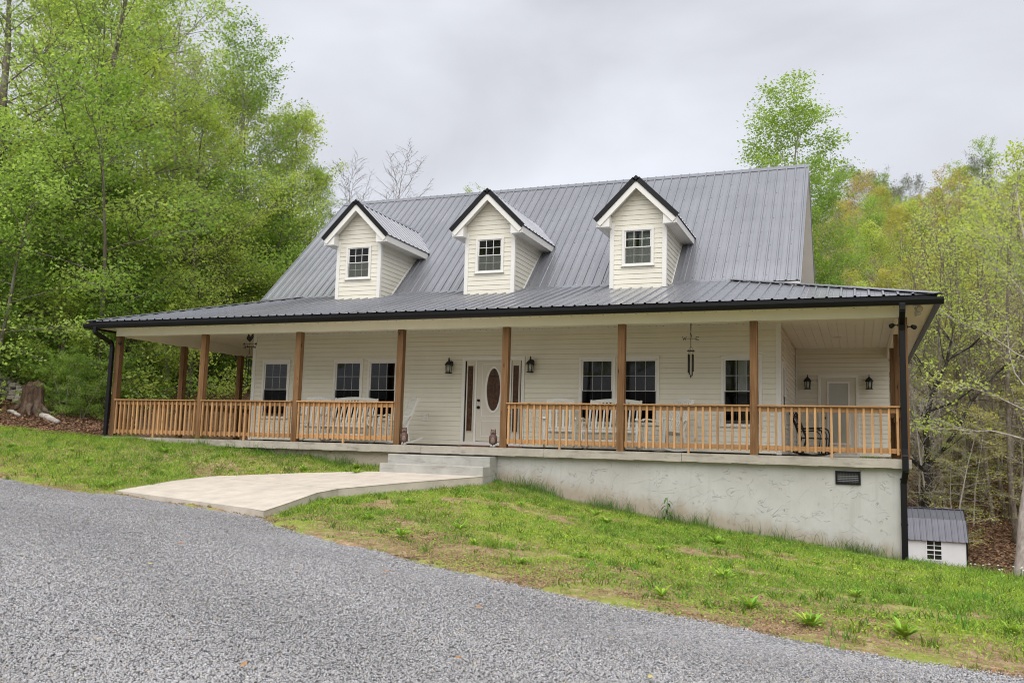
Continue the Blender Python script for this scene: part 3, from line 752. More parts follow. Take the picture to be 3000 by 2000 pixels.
# ---- dormers
def dormer(xc, curt):
    hw, hr, zt = .614, .90, 5.05; ap = 5.95; T = Matrix.Translation((0,0,.03))
    f = MB(T)
    half = lambda z: min(hw, max(0, 5.79-z))
    hole = [(hw-.29, hw+.29, 4.10, 4.79)]
    siding(f, (xc-hw, W), (1,0), (0,-1), 2*hw, 3.50, 5.78, hole, lo=lambda z: hw-half(z), hi=lambda z: hw+half(z))
    for sx in (-1, 1):
        siding(f, (xc+sx*hw, W), (0,1), (sx,0), 2.6, 3.50, 4.90, hi=lambda z: max(0, ym(z)-W+.06))
    d = f.build('dormer', M['siding'], house)
    for sx in (-1, 1):
        f = MB(T)
        f.box(xc+sx*(hw-.035)-.04, xc+sx*(hw-.035)+.04, W-.022, W-.002, 3.52, 4.99)
        f.box(xc+sx*(hw+.011)-.009, xc+sx*(hw+.011)+.009, W-.02, W+.06, 3.52, 4.90)
        a = ym(3.62); f.bar((xc+sx*(hw+.012), a, zm(a)+.03), (xc+sx*(hw+.012), ym(4.87), 4.90), .02, .03, up=(0,-s_,c_))
        f.build('corner_board', M['white_trim'], d)
    f = MB(T)
    rib_sheet(f, (xc+hr, 0, zt), (0,1,0), (-1,0,1), 1.85, 5.25, lambda a: -.02, lambda a: (ap-zt)*math.sqrt(2))
    rib_sheet(f, (xc-hr, 0, zt), (0,-1,0), (1,0,1), -5.25, -1.85, lambda a: -.02, lambda a: (ap-zt)*math.sqrt(2))
    for sx in (-1, 1): f.bar((xc+sx*.06, 1.84, ap-.035), (xc+sx*.06, 5.13, ap-.035), .15, .010, up=(sx*.707,0,.707))
    f.build('dormer_roof', M['roof'], d)
    f = MB(T)
    for sx in (-1, 1):
        f.bar((xc+sx*(hr+.015), 1.845, zt-.035), (xc+sx*.035, 1.845, ap-.055), .022, .105, up=(sx*.707,0,.707))
    f.prism([(-.075,-.055),(0,.02),(.075,-.055),(0,-.13)], (xc, 1.856, ap), (1,0,0), (0,0,1), .022)
    f.build('dormer_rake_trim', M['black_metal'], d)
    f = MB(T)
    for sx in (-1, 1):
        # rake board
        f.prism([(sx*.885,4.965),(sx*.0,5.85),(sx*.0,5.69),(sx*.805,4.885)], (xc, 1.858, 0), (1,0,0), (0,0,1), -.024)
        # boxed eave return
        f.prism([(sx*.885,4.965),(sx*.86,4.865),(sx*.595,4.865),(sx*.595,5.09),(sx*.62,5.21)], (xc, 1.885, 0), (1,0,0), (0,0,1), -.225)
        # side fascia and eave soffit
        f.box(min(xc+sx*.87,xc+sx*.89), max(xc+sx*.87,xc+sx*.89), 1.89, 4.12, 4.868, 5.025)
        f.box(min(xc+sx*.615,xc+sx*.868), max(xc+sx*.615,xc+sx*.868), 2.13, 4.08, 4.866, 4.876)
        # rake soffit
        f.bar((xc+sx*.60, 1.99, 5.17), (xc+sx*.0, 1.99, 5.77), .20, .012, up=(sx*.707,0,.707))
    f.build('dormer_soffit', M['white_trim'], d)
    MX = wallM((xc, W, 4.05)); w, h = .712, .83
    # window pieces hang straight on the dormer (thing > part > sub-part)
    t = .052; f = MB(MX)
    f.box(-w/2, w/2, 0, .034, h-t, h); f.box(-w/2, -w/2+t, 0, .034, t*.7, h-t); f.box(w/2-t, w/2, 0, .034, t*.7, h-t); f.box(-w/2, w/2, 0, .034, 0, t*.7)
    f.box(-w/2-.02, w/2+.02, 0, .06, -.03, -.002)
    for sx in (-1, 1): f.box(sx*(w/2-t-.008)-.008, sx*(w/2-t-.008)+.008, -.04, .02, t*.7, h-t)
    f.build('window_frame', M['white_trim'], d, .003)
    gw = w-2*t-.032; z0 = t*.7; z1 = h-t; zc = (z0+z1)/2
    for up in (0, 1):
        a, b = (zc-.012, z1) if up else (z0, zc+.012); y1 = .012 if up else -.006; b_ = .018
        s = MB(MX)
        s.box(-gw/2, -gw/2+b_, y1-.02, y1, a, b); s.box(gw/2-b_, gw/2, y1-.02, y1, a, b)
        s.box(-gw/2+b_, gw/2-b_, y1-.02, y1, a, a+b_); s.box(-gw/2+b_, gw/2-b_, y1-.02, y1, b-b_, b)
        s.build('window_sash', M['white_trim'], d)
        g = MB(MX)
        for i in (1, 2):
            x = -gw/2+b_+(gw-2*b_)*i/3; g.box(x-.006, x+.006, y1-.0025, y1+.004, a+b_, b-b_)
        z = (a+b)/2; g.box(-gw/2+b_, gw/2-b_, y1-.0015, y1+.003, z-.006, z+.006)
        g.build('window_grille', M['white_trim'], d)
        p = MB(MX); yy = y1-.008
        p.add([(-gw/2+b_,yy,a+b_),(gw/2-b_,yy,a+b_),(gw/2-b_,yy,b-b_),(-gw/2+b_,yy,b-b_)], [(0,1,2,3)])
        p.build('window_pane', M['glass'], d)
    sc_ = MB(MX); sc_.add([(-gw/2,.004,z0),(gw/2,.004,z0),(gw/2,.004,zc),(-gw/2,.004,zc)], [(0,1,2,3)]); sc_.build('insect_screen', M['screen_lit'], d)
    if curt:
        c = MB(MX)
        for x0, x1 in ((-.26,-.06),(.0,.26)):
            vs = []
            for i in range(15): x = x0+(x1-x0)*i/14; vs += [(x,-.1+.012*math.sin(i*1.9),0),(x,-.1+.012*math.sin(i*1.9),.8)]
            c.add(vs, [(2*i,2*i+2,2*i+3,2*i+1) for i in range(14)], 0, True)
        c.build('curtain', flat_mat('pale_curtain', (.22,.25,.21), .9), d)
for xc, cu in ((-4.866, False), (-1.332, False), (2.20, True)): dormer(xc, cu)

# ---- steps and walk
f = MB(); f.box(-2.37, -.10, -.46, -.052, -1.0, -.19); f.box(-2.37, -.10, -.79, -.461, -1.0, -.375)
st = f.build('concrete_steps', M['steps'], None, .012); tag(st, 'two grey concrete steps leading from the walkway up to the porch', 'steps')

# ------------------------------------------------------------------ things on and around the porch
def lantern(x, y, z, label, group):
    t = thing('wall_lantern', label, 'lantern', (x, y, z), 0, group)
    f = MB(); f.lathe([(.055,0),(.055,.012),(.03,.03)], 14, (0,0,0))
    f.v = [(a, -c, b) for a, b, c in f.v]; f.v = [(a, b, c*1.3+.235) for a, b, c in f.v]
    f.build('backplate', M['black_iron'], t)
    f = MB(); pts = [(0,-.03,.235),(0,-.07,.25),(0,-.085,.30),(0,-.10,.345),(0,-.125,.362),(0,-.15,.345),(0,-.15,.315),(0,-.13,.295)]
    f.tube(pts, .009, 8); f.build('hook_arm', M['black_iron'], t)
    f = MB(); c = (0,-.13,0)
    f.lathe([(.085,0),(.085,.014),(.06,.02)], 16, c)
    for k in range(6):
        a = 2*PI*k/6+.3; f.bar((c[0]+.062*math.cos(a), c[1]+.062*math.sin(a), .015), (c[0]+.076*math.cos(a), c[1]+.076*math.sin(a), .2), .011, .011)
    f.build('cage', M['black_iron'], t)
    f = MB(); f.lathe([(.097,.192),(.10,.205),(.085,.225),(.06,.26),(.03,.285),(.016,.295),(.02,.31),(.008,.325)], 16, c); f.build('cap', M['black_iron'], t)
    f = MB(); f.lathe([(.052,.02),(.066,.19)], 12, c); f.build('lamp_glass', M['lamp_glass'], t)
lantern(-2.222, W-.014, 1.675, 'black wall lantern to the left of the front door', 'lanterns beside the front door')
lantern(-.20, W-.014, 1.685, 'black wall lantern to the right of the front door', 'lanterns beside the front door')
lantern(5.474, W2-.014, 1.66, 'black wall lantern left of the glazed back door', 'lanterns beside the back door')
lantern(6.912, W2-.014, 1.66, 'black wall lantern right of the glazed back door, near the posts', 'lanterns beside the back door')

def rocker(w, label, loc, rz, group, name='rocking_chair', cat='rocking chair'):
    t = thing(name, label, cat, loc, rz, group); P = M['white_paint']; hw = w/2
    rk = lambda y: .018 + (y-.06)**2/2.0
    for sx in (-1, 1):
        f = MB(); ys = [-.42+1.0*i/12 for i in range(13)]
        for a, b in zip(ys[:-1], ys[1:]): f.bar((sx*hw, a, rk(a)+.017), (sx*hw, b+.004, rk(b)+.017), .032, .034, up=(0,0,1))
        f.build('rocker', P, t)
        f = MB(); f.bar((sx*hw, -.27, rk(-.27)+.03), (sx*(hw+.005), -.235, .625), .042, .045, up=(0,1,0)); f.build('front_leg', P, t)
        f = MB(); f.bar((sx*hw, .27, rk(.27)+.03), (sx*hw, .20, .40), .04, .042, up=(0,1,0)); f.build('rear_leg', P, t)
        f = MB(); ar = [(-.33,.615),(-.30,.65),(-.24,.655),(-.12,.64),(.05,.62),(.17,.625),(.28,.65)]
        for (a, za), (b, zb) in zip(ar[:-1], ar[1:]): f.bar((sx*(hw+.005), a, za), (sx*(hw+.005), b, zb), .06, .022)
        f.build('armrest', P, t)
    f = MB(); f.bar((-hw, -.245, .40), (hw, -.245, .40), .03, .065); f.bar((-hw, .20, .355), (hw, .20, .355), .03, .05)
    n = round((w-.06)/.062)
    for i in range(n):
        x = -hw+.05+(w-.10)*i/(n-1); f.bar((x, -.275, .44), (x, .22, .385), .044, .016)
    f.build('seat', P, t)
    f = MB(); f.bar((-hw, -.255, .20), (hw, -.255, .20), .02, .035); f.build('stretcher', P, t)
    f = MB(); B = lambda s_: (.20+.27*s_, .36+.70*s_)
    for sx in (-1, 1):
        y0, z0 = B(0); y1, z1 = B(1); f.bar((sx*(hw-.035), y0, z0), (sx*(hw-.035), y1, z1), .038, .036, up=(0,1,0))
    n = max(5, round(w/.085))
    for i in range(n):
        x = -hw+.10+(w-.20)*i/(n-1); y0, z0 = B(.12); y1, z1 = B(.93); f.bar((x, y0, z0), (x, y1, z1), .034, .014, up=(0,1,0))
    y0, z0 = B(.12); f.bar((-hw+.04, y0, z0), (hw-.04, y0, z0), .022, .06)
    pts = []
    for i in range(9):
        x = -hw+.03+(w-.06)*i/8; y1, z1 = B(.93); pts.append((x, y1, z1+.045*(1-((i-4)/4)**2)))
    for a, b in zip(pts[:-1], pts[1:]): f.bar(a, b, .026, .075)
    f.build('backrest', P, t)
    return t
gr = 'white slatted rockers along the porch'
rocker(.62, 'white slatted rocking chair left of the double rocker, furthest from the front door', (-5.28, 1.15, 0), .35, gr)
rocker(1.14, 'white double rocking bench in front of the paired windows left of the door', (-4.43, 1.25, 0), .12, gr, 'rocking_bench', 'rocking bench')
rocker(.62, 'white rocking chair partly behind the post with the owl, turned to the left', (-3.10, 1.05, 0), -.75, gr)
rocker(.62, 'white slatted rocking chair between the front door and the bench at right', (.79, 1.15, 0), .30, gr)
rocker(1.14, 'white double rocking bench behind the post at the paired windows right of the door', (1.89, 1.25, 0), .06, gr, 'rocking_bench', 'rocking bench')
rocker(.62, 'white slatted rocking chair under the right wind chime, turned to the left', (3.06, 1.0, 0), -.75, gr)

def spiral(c, r0, r1, a0, a1, n=22):
    return [(c[0]+(r0+(r1-r0)*i/n)*math.cos(a0+(a1-a0)*i/n), c[1]+(r0+(r1-r0)*i/n)*math.sin(a0+(a1-a0)*i/n)) for i in range(n+1)]
t = thing('metal_rocking_chair', 'black wrought metal rocking chair with scrolled back by the back door', 'rocking chair', (5.70, 4.4, 0), .62+PI/2-.35)
Bk = lambda x, s_: (x, .22+.20*s_, .40+.55*s_)
f = MB()
for sx in (-1, 1):
    f.bar((sx*.28, .30, .05), (sx*.28, .20, .40), .035, .04, up=(0,1,0)); f.bar((sx*.28, .20, .38), (sx*.28, .44, .98), .04, .045, up=(0,1,0))
f.build('back_frame', M['black_iron'], t)
f = MB()
for sx in (-1, 1):
    for off, r in ((0, .016), (.055, .012)):
        f.tube([(sx*.30, .28, .60-off), (sx*.30, .05, .62-off), (sx*.30, -.18+off, .62-off), (sx*.30, -.25+off, .58-off), (sx*.30, -.28+off, .48), (sx*.30, -.27+off, .30), (sx*.30, -.25+off, .06)], r, 8)
f.build('arm_frame', M['black_iron'], t)
for sx in (-1, 1):
    f = MB(); f.tube([(sx*.29, y, .02+(y-.02)**2/1.9) for y in [-.50+1.05*i/14 for i in range(15)]], .018, 8); f.build('rocker', M['black_iron'], t)
f = MB(); f.box(-.27, .27, -.24, .24, .385, .405); f.tube([(-.28,-.25,.395),(.28,-.25,.395),(.28,.24,.395),(-.28,.24,.395),(-.28,-.25,.395)], .014, 6); f.build('seat', M['black_iron'], t)
f = MB()
f.tube([Bk(-.27+.54*i/10, 1.0+.16*(1-((i-5)/5)**2)) for i in range(11)], .014, 8)
f.tube([Bk(-.27,.40),Bk(.27,.40)], .012, 6); f.tube([Bk(-.27,.25),Bk(.27,.25)], .012, 6); f.tube([Bk(0,.40),Bk(0,1.1)], .008, 6)
for sx in (-1, 1):
    for sp_ in (spiral((.13, .86), .12, .02, PI, PI-8.5), spiral((.10, .55), .09, .015, PI, PI+8.0), spiral((.20,.66), .07, .012, 0, 7.5), spiral((.19,.98), .05,.01, 0, 7)):
        f.tube([Bk(sx*a, b) for a, b in sp_], .0085, 5)
for k in range(6):
    a = 2*PI*k/6; f.tube([Bk(-.15+.06*math.cos(a)*.4, .75+.1*math.sin(a)*.4), Bk(-.15+.07*math.cos(a), .75+.12*math.sin(a))], .012, 5)
f.build('scrollwork', M['black_iron'], t)

def letter(mb, ch, c, s, th=.006, mir=1):
    L = {'E': [((-.4,-.5),(-.4,.5)),((-.4,.5),(.4,.5)),((-.4,0),(.25,0)),((-.4,-.5),(.4,-.5)),((.4,.5),(.4,.32)),((.4,-.5),(.4,-.32))],
         'W': [((-.5,.5),(-.25,-.5)),((-.25,-.5),(0,.3)),((0,.3),(.25,-.5)),((.25,-.5),(.5,.5)),((-.65,.5),(-.35,.5)),((.35,.5),(.65,.5))],
         'N': [((-.4,-.5),(-.4,.5)),((-.4,.5),(.4,-.5)),((.4,-.5),(.4,.5))],
         'S': [((.35,.5),(-.35,.5)),((-.35,.5),(-.35,0)),((-.35,0),(.35,0)),((.35,0),(.35,-.5)),((.35,-.5),(-.35,-.5))]}[ch]
    for a, b in L:
        mb.bar((c[0]+a[0]*s*mir, c[1], c[2]+a[1]*s), (c[0]+b[0]*s*mir, c[1], c[2]+b[1]*s), th, s*.16, up=(0,0,1) if abs(a[0]-b[0]) > abs(a[1]-b[1]) else (1,0,0))

def chime(label, loc, rz, rooster_rz, hang=.02):
    t = thing('wind_chime', label, 'wind chime', loc, rz, 'weathervane wind chimes hanging from the porch ceiling')
    f = MB(); f.tube([(0,0,-.0),(0,0,-.14)], .004, 6); f.tube([(0,0,-.33),(0,0,-.60)], .006, 6)
    for k in range(3):
        a = 2*PI*k/3+.4; f.tube([(0,0,-.60),(.07*math.cos(a),.07*math.sin(a),-.69)], .003, 5)
    f.build('hanger', M['black_iron'], t)
    m = Matrix.Rotation(rooster_rz, 4, 'Z')
    f = MB(m)
    out = [(-.055,.0),(-.075,.02),(-.085,.05),(-.07,.085),(-.058,.10),(-.052,.125),(-.064,.13),(-.055,.14),(-.06,.155),(-.042,.158),(-.03,.15),(-.02,.10),(-.005,.075),
           (.015,.08),(.03,.11),(.05,.135),(.075,.135),(.095,.118),(.085,.125),(.07,.11),(.078,.08),(.068,.045),(.04,.005),(.015,-.02),(0,-.035),(-.02,-.03)]
    f.prism([(a*1.15, b*1.15) for a, b in out], (0,-.004,-.285), (1,0,0), (0,0,1), -.008)
    f.build('rooster', M['black_iron'], t)
    f = MB(m); f.tube([(-.14,0,-.375),(.14,0,-.375)], .005, 6)
    f.prism([(0,0),(.05,.025),(.05,-.025)], (-.19,-.003,-.375), (1,0,0), (0,0,1), -.006); f.prism([(0,0),(.015,.024),(.06,.024),(.05,0),(.06,-.024),(.015,-.024)], (.13,-.003,-.375), (1,0,0), (0,0,1), -.006)
    f.build('arrow', M['black_iron'], t)
    f = MB(); f.tube([(-.10,0,-.45),(.10,0,-.45)], .005, 6); f.tube([(0,-.10,-.45),(0,.10,-.45)], .005, 6)
    letter(f, 'E', (.125,0,-.45), .065); letter(f, 'W', (-.125,0,-.45), .065)
    f.build('compass_letters', M['black_iron'], t)
    f = MB(Matrix.Rotation(PI/2, 4, 'Z')); letter(f, 'N', (.125,0,-.45), .065); letter(f, 'S', (-.125,0,-.45), .065); f.build('compass_letters', M['black_iron'], t)
    f = MB(); f.lathe([(.072,-.70),(.075,-.692),(.072,-.684)], 16); f.build('top_ring', M['black_iron'], t)
    for k, (L, r) in enumerate(((.34,.012),(.40,.012),(.37,.012),(.43,.012))):
        a = 2*PI*k/4+.5; x, y = .055*math.cos(a), .055*math.sin(a)
        f = MB(); f.tube([(x,y,-.69),(x,y,-.76)], .002, 4); f.tube([(x,y,-.76),(x,y,-.76-L)], r, 10); f.build('tube', M['black_iron'], t)
    f = MB(); f.tube([(0,0,-.69),(0,0,-1.16)], .002, 4); f.prism([(-.02,0),(0,.04),(.02,0),(0,-.05)], (0,-.003,-1.19), (1,0,0), (0,0,1), -.006); f.build('wind_sail', M['black_iron'], t)
chime('black wind chime with rooster hanging near the left corner of the house', (-7.05, .9, 2.69), PI+.25, PI-.1)
chime('black wind chime with W and E letters hanging on the right half of the porch', (3.595, .8, 2.69), .2, PI/2-.1)

def owl(label, loc, rz):
    t = thing('owl_statue', label, 'owl statue', loc, rz, 'owl statues on the porch edge'); t.scale = (.84, .9, 1.0)
    ob = flat_mat('owl_brown', (.10,.052,.042), .5, 0, .4, .4, 30); oc = flat_mat('owl_cream', (.19,.145,.115), .6, 0, .3, .4, 45)
    og = flat_mat('owl_grey', (.36,.35,.34), .6, 0, .3, .6, 40); dk = M['black_iron']
    f = MB(); f.lathe([(.045,.05),(.07,.075),(.088,.12),(.095,.165),(.09,.205),(.072,.235),(.062,.25),(.066,.27),(.068,.295),(.058,.325),(.035,.345),(.008,.352)], 22, (0,0,0), 1, .88)
    for sx in (-1, 1): f.tube([(sx*.04,-.012,.325),(sx*.05,-.014,.35),(sx*.055,-.014,.372)], [.018,.011,.002], 8)
    f.tube([(0,.05,.10),(0,.075,.05),(0,.08,.012)], [.04,.035,.02], 8)
    f.build('body', ob, t)
    f = MB(); f.lathe([(.03,.07),(.056,.10),(.064,.14),(.058,.185),(.03,.215)], 18, (0,-.042,0), 1, .72); f.build('breast', oc, t)
    for sx in (-1, 1):
        f = MB(); f.lathe([(.004,.07),(.02,.10),(.03,.15),(.03,.20),(.012,.235)], 12, (sx*.082,.01,0), .6, 1.5); f.build('wing', ob, t)
        f = MB(); f.lathe([(.004,-.026),(.026,-.012),(.028,.006),(.012,.026)], 14, (sx*.027,-.047,.295), 1, .5); f.build('face_disc', oc, t)
        f = MB(); f.lathe([(.002,-.011),(.011,0),(.002,.011)], 10, (sx*.026,-.062,.297), 1, .6); f.build('eye', dk, t)
        f = MB(); f.lathe([(.022,0),(.03,.02),(.022,.055)], 10, (sx*.034,-.035,0), 1, 1.1)
        for q in (-1, 0, 1): f.tube([(sx*.034+q*.013,-.06,.03),(sx*.034+q*.014,-.078,.012)], [.009,.006], 6)
        f.build('foot', og, t)
    f = MB(); f.lathe([(.06,0),(.066,.012),(.05,.03)], 14, (0,.01,0)); f.build('base', og, t)
    f = MB(); f.tube([(0,-.058,.292),(0,-.076,.28),(0,-.074,.264)], [.010,.008,.002], 8); f.build('beak', dk, t)
owl('small brown owl statue beside the post at the left of the steps', (-2.215, -.08, 0), .45)
owl('small brown owl statue on the porch edge in front of the front door', (-.20, -.08, 0), .35)

t = thing('flood_light', 'pale twin flood light under the right eave corner', 'flood light', (7.605, -.2, 2.62))
f = MB(); f.lathe([(.055,-.03),(.06,0)], 16); f.build('base', M['white_trim'], t)
for a, b in (((.03,-.02,-.03),(.045,-.13,-.085)), ((-.02,.03,-.03),(.03,.06,-.16))):
    a = Vector(a); b = Vector(b); d = (b-a)
    f = MB(); f.tube([a, a+d*.35, a+d*.6, a+d], [.014,.02,.045,.056], 14, cap=True); h = f.build('lamp_head', flat_mat('flood_shell', (.45,.45,.40), .35), t)
    f = MB(); f.tube([a+d*1.0, a+d*1.03], [.05,.045], 14); f.build('lens', flat_mat('flood_lens', (.55,.42,.33), .2), h)
def spot(loc, d1, label):
    t = thing('spot_light', label, 'spot light', loc, 0, 'small black lights on the porch posts')
    d = Vector(d1); f = MB(); f.tube([(0,0,0), d*.09], .010, 8); f.tube([(0,0,0), d*.012], .026, 12); f.build('arm', M['black_iron'], t)
    e = d*.09; q = Vector((d.x*.5, -.8, -.35)).normalized()
    f = MB(); f.tube([e-q*.035, e-q*.01, e+q*.055], [.022,.034,.042], 12); f.build('lamp_head', M['black_iron'], t)
spot((7.324, 0, 2.31), (-1,0,0), 'small black light on the left side of the right corner post')
spot((7.464, 0, 2.28), (1,0,0), 'small black light on the outer side of the right corner post')
spot((-10.15, -.07, 2.27), (.75,-.6,0), 'small black twin light on the left corner post below the beam')

# ---- shed down the slope
def shed():
    x1, y0, zg = 10.58, 23.4, -5.35; L, D = 5.6, 3.2
    x0 = x1-L
    s = thing('garden_shed', 'white garden shed with dark gambrel metal roof below the house', 'shed', (x0+L/2, y0+D/2, zg))
    E_, K_, T_ = 2.2, 2.90, 3.28; hd = D/2; kx = .95
    wp = flat_mat('shed_white', (.76,.78,.80), .5, 0, .3, .03, 3)
    f = MB(); f.box(-L/2, L/2, -hd, hd, 0, E_)
    n = 24
    for i in range(1, n): x = -L/2+L*i/n; f.box(x-.008, x+.008, -hd-.006, -hd-.001, 0, E_)
    for sx in (-1, 1): f.prism([(-hd,E_),(-kx,K_-.05),(0,T_-.05),(kx,K_-.05),(hd,E_)], (sx*(L/2-.02),0,0), (0,1,0), (0,0,1), sx*.02)
    f.build('wall', wp, s)
    f = MB()
    for sx in (-1, 1): f.box(sx*(L/2+.005)-.03, sx*(L/2+.005)+.03, -hd-.012, -hd+.1, 0, E_)
    for sx in (-1, 1):
        for pa, pb in (((-hd-.1,E_-.1),(-kx,K_)),((-kx,K_),(0,T_)),((0,T_),(kx,K_)),((kx,K_),(hd+.1,E_-.1))):
            f.bar((sx*(L/2+.06), pa[0], pa[1]-.04), (sx*(L/2+.06), pb[0], pb[1]-.04), .03, .1)
    f.build('corner_trim', M['black_metal'], s)
    f = MB()
    for sy in (-1, 1):
        for pa, pb in (((hd+.12,E_-.12),(kx,K_)),((kx-.02,K_-.03),(0,T_))):
            d = Vector((0, sy*(pb[0]-pa[0]), pb[1]-pa[1])); A = (1,0,0) if sy < 0 else (-1,0,0)
            rib_sheet(f, (0, sy*pa[0], pa[1]), A, d, -L/2-.08, L/2+.08, lambda a: 0, lambda a, q=d.length: q, pitch=.23, h=.03)
    f.bar((-L/2-.08,0,T_+.01), (L/2+.08,0,T_+.01), .2, .02)
    f.build('roof', flat_mat('shed_roof_metal', (.12,.12,.145), .4, .2, .4, .1, 2), s)
    MX = Matrix(((1,0,0,1.62),(0,-1,0,-hd-.006),(0,0,1,1.30),(0,0,0,1)))
    f = MB(MX); w, h = .62, .82
    f.box(-w/2,w/2,0,.03,h-.05,h); f.box(-w/2,w/2,0,.03,0,.05); f.box(-w/2,-w/2+.05,0,.03,.05,h-.05); f.box(w/2-.05,w/2,0,.03,.05,h-.05)
    f.box(-.015,.015,0.001,.028,.05,h-.05)
    for q in (1,2,3): f.box(-w/2+.05,w/2-.05,.002,.026 if q != 2 else .034,.05+(h-.1)*q/4-(.012 if q != 2 else .025),.05+(h-.1)*q/4+(.012 if q != 2 else .025))
    wn = f.build('window', wp, s)
    f = MB(MX); f.add([(-w/2+.05,.008,.05),(w/2-.05,.008,.05),(w/2-.05,.008,h-.05),(-w/2+.05,.008,h-.05)], [(0,1,2,3)])
    f.build('pane', flat_mat('shed_pane', (.02,.025,.018), .08), wn)
shed()
# ------------------------------------------------------------------ terrain
def zdrive(x, y): return -1.145 - .04*x + .005*y
EDGE = [(-40,1.9),(-22,-.8),(-13,-3.1),(-8.55,-4.32),(-7.41,-4.71),(-6.48,-4.94),(-5.78,-5.14),(-5.39,-5.03),(-5.21,-4.80),(-1.55,-5.59),(-.95,-6.13),(-.15,-6.6),(.58,-6.99),(1.14,-7.16),(1.79,-7.48),(2.36,-7.77),
        (2.95,-7.99),(3.42,-8.16),(3.82,-8.35),(4.2,-8.48),(4.63,-8.57),(5.16,-8.68),(5.49,-8.72),(5.78,-8.84),(6.04,-8.97),(6.29,-9.06),(6.58,-9.11),(7.06,-9.17),(7.73,-9.18),(9,-9.3),(12,-9.8),(22,-10.6),(45,-12.6)]
ex = np.array([e[0] for e in EDGE]); ey = np.array([e[1] for e in EDGE])
def edge_y(x): return np.interp(x, ex, ey)
CT = [(-12,-2.8,-.35),(-9,-3.4,-.72),(-7,-4.3,-.86),(-5.75,-4.6,-.93),(-8,-2,-.42),(-10,-1.5,-.18),(-6.4,-2.5,-.62),(-5.75,-1.85,-.77),(-4.2,-1.1,-.66),(-2.5,-.6,-.56),
      (-10.2,-.2,-.06),(-7.6,-.2,-.14),(-6.3,-.2,-.22),(-4.5,-.2,-.36),(-2.7,-.2,-.50),(-9,-.9,-.12),(-6,-1.2,-.36),
      (-3.3,-3,-.84),(-3.3,-5,-1.0),(-1,-2,-.80),(-1.6,-4.4,-.98),(-.05,-.8,-.74),(-.75,-2.3,-.82),(-1.48,-3.5,-.92),(-1.45,-5.35,-1.09),(-.8,-5.8,-1.10),
      (.0,-.2,-.68),(1.33,-.2,-.97),(3.03,-.2,-1.24),(4.6,-.2,-1.40),(6.07,-.2,-1.56),(7.27,-.2,-1.71),
      (.3,-3,-.90),(1.5,-3,-1.07),(3,-4,-1.24),(5,-5,-1.40),(7,-5,-1.54),(1,-6.3,-1.17),(3,-7.3,-1.27),(5,-7.9,-1.37),(7,-8.3,-1.46),(8.5,-.3,-1.80),(9.2,-.6,-1.83),(9.3,-3,-1.74),(9,-7,-1.56),(11,-8,-1.66),(14,-8,-1.9),(13,-1,-2.1),
      (7.9,1.5,-2.05),(9.5,1.5,-2.25),(12,2,-2.6),(9,6,-3.4),(12,7,-3.8),(8,12,-4.6),(12,13,-4.9),(7,18,-5.1),(11,18,-5.2),(16,15,-5.0),(8,24,-5.35),(13,25,-5.3),(20,22,-5.0),(4,28,-5.0),(12,29,-5.1),
      (-13,-1.5,.08),(-14.2,-.1,.2),(-12.3,.8,.06),(-15.1,1.7,.66),(-16.6,2.1,.86),(-17.5,3.4,1.55),(-19.5,4,2.3),(-13.5,2.5,.30),(-16.2,4.6,.85),(-13.5,5.5,.4),(-11.5,3,.0),(-11.5,7,.05),(-19,-1,.6),(-22,1,1.8),(-25,6,2.9),(-18,9,1.9),
      (-14,11,1.0),(-9,12,-.2),(0,14,-2.0),(0,5,-.8),(5,5,-1.4),(-5,5,-.4),(-20,15,2.8),(-12,20,2.4),(-30,15,4.6),(-25,28,5.2),(-10,32,3.4),(0,30,0),(-40,10,6),(-45,30,8),(-30,48,9),(-10,50,6.5),(0,45,3),
      (5,38,-2.2),(12,38,-2.0),(20,36,-1.5),(30,34,1),(6,50,3.4),(14,50,3.5),(25,50,4),(8,70,11.5),(20,70,11.5),(-5,70,9.5),(35,65,12),(10,95,19.5),(30,95,20),(-15,90,14),(-40,80,15),(-70,40,14),(-60,10,9),(10,125,21),(50,110,22),(-50,120,20),(60,50,10),(50,20,2),(30,10,-3),(40,-10,-3.5),
      (0,-10,-1.3),(8,-12,-1.6),(-10,-10,-1.0),(8,-20,-1.7),(-10,-20,-1.0),(-8,-28,-1.0),(20,-28,-1.5),(0,-40,0),(40,-40,-1),(-40,-40,2),(0,-60,5),(45,-60,4),(-50,-60,7),(0,-90,14),(-40,-10,1.0),(150,150,30),(-150,150,25),(0,170,30),(-150,-90,18),(150,-90,12)]
CT = np.array(CT, dtype=float)
def _rbf():
    P = CT[:, :2]; d = np.sqrt(((P[:, None]-P[None])**2).sum(-1)); n = len(P)
    A = np.zeros((n+3, n+3)); A[:n, :n] = d - 1e-2*np.eye(n); A[:n, n] = 1; A[:n, n+1:] = P; A[n, :n] = 1; A[n+1:, :n] = P.T
    return np.linalg.solve(A, np.r_[CT[:, 2], 0, 0, 0])
WB = _rbf()
def ground_z(x, y):
    x = np.atleast_1d(np.asarray(x, float)); y = np.atleast_1d(np.asarray(y, float)); out = np.empty(len(x))
    for i in range(0, len(x), 20000):
        P = np.stack([x[i:i+20000], y[i:i+20000]], 1)
        d = np.sqrt(((P[:, None]-CT[None, :, :2])**2).sum(-1))
        out[i:i+20000] = d @ WB[:-3] + WB[-3] + P @ WB[-2:]
    return out
def gz(x, y): return float(ground_z(x, y)[0])
def bumps(x, y):
    return .018*np.sin(x*3.1+1.3*np.sin(y*2.2))*np.cos(y*2.7+x*.6) + .009*np.sin(x*8.3+y*3.0)*np.sin(y*7.1-x*2.3)
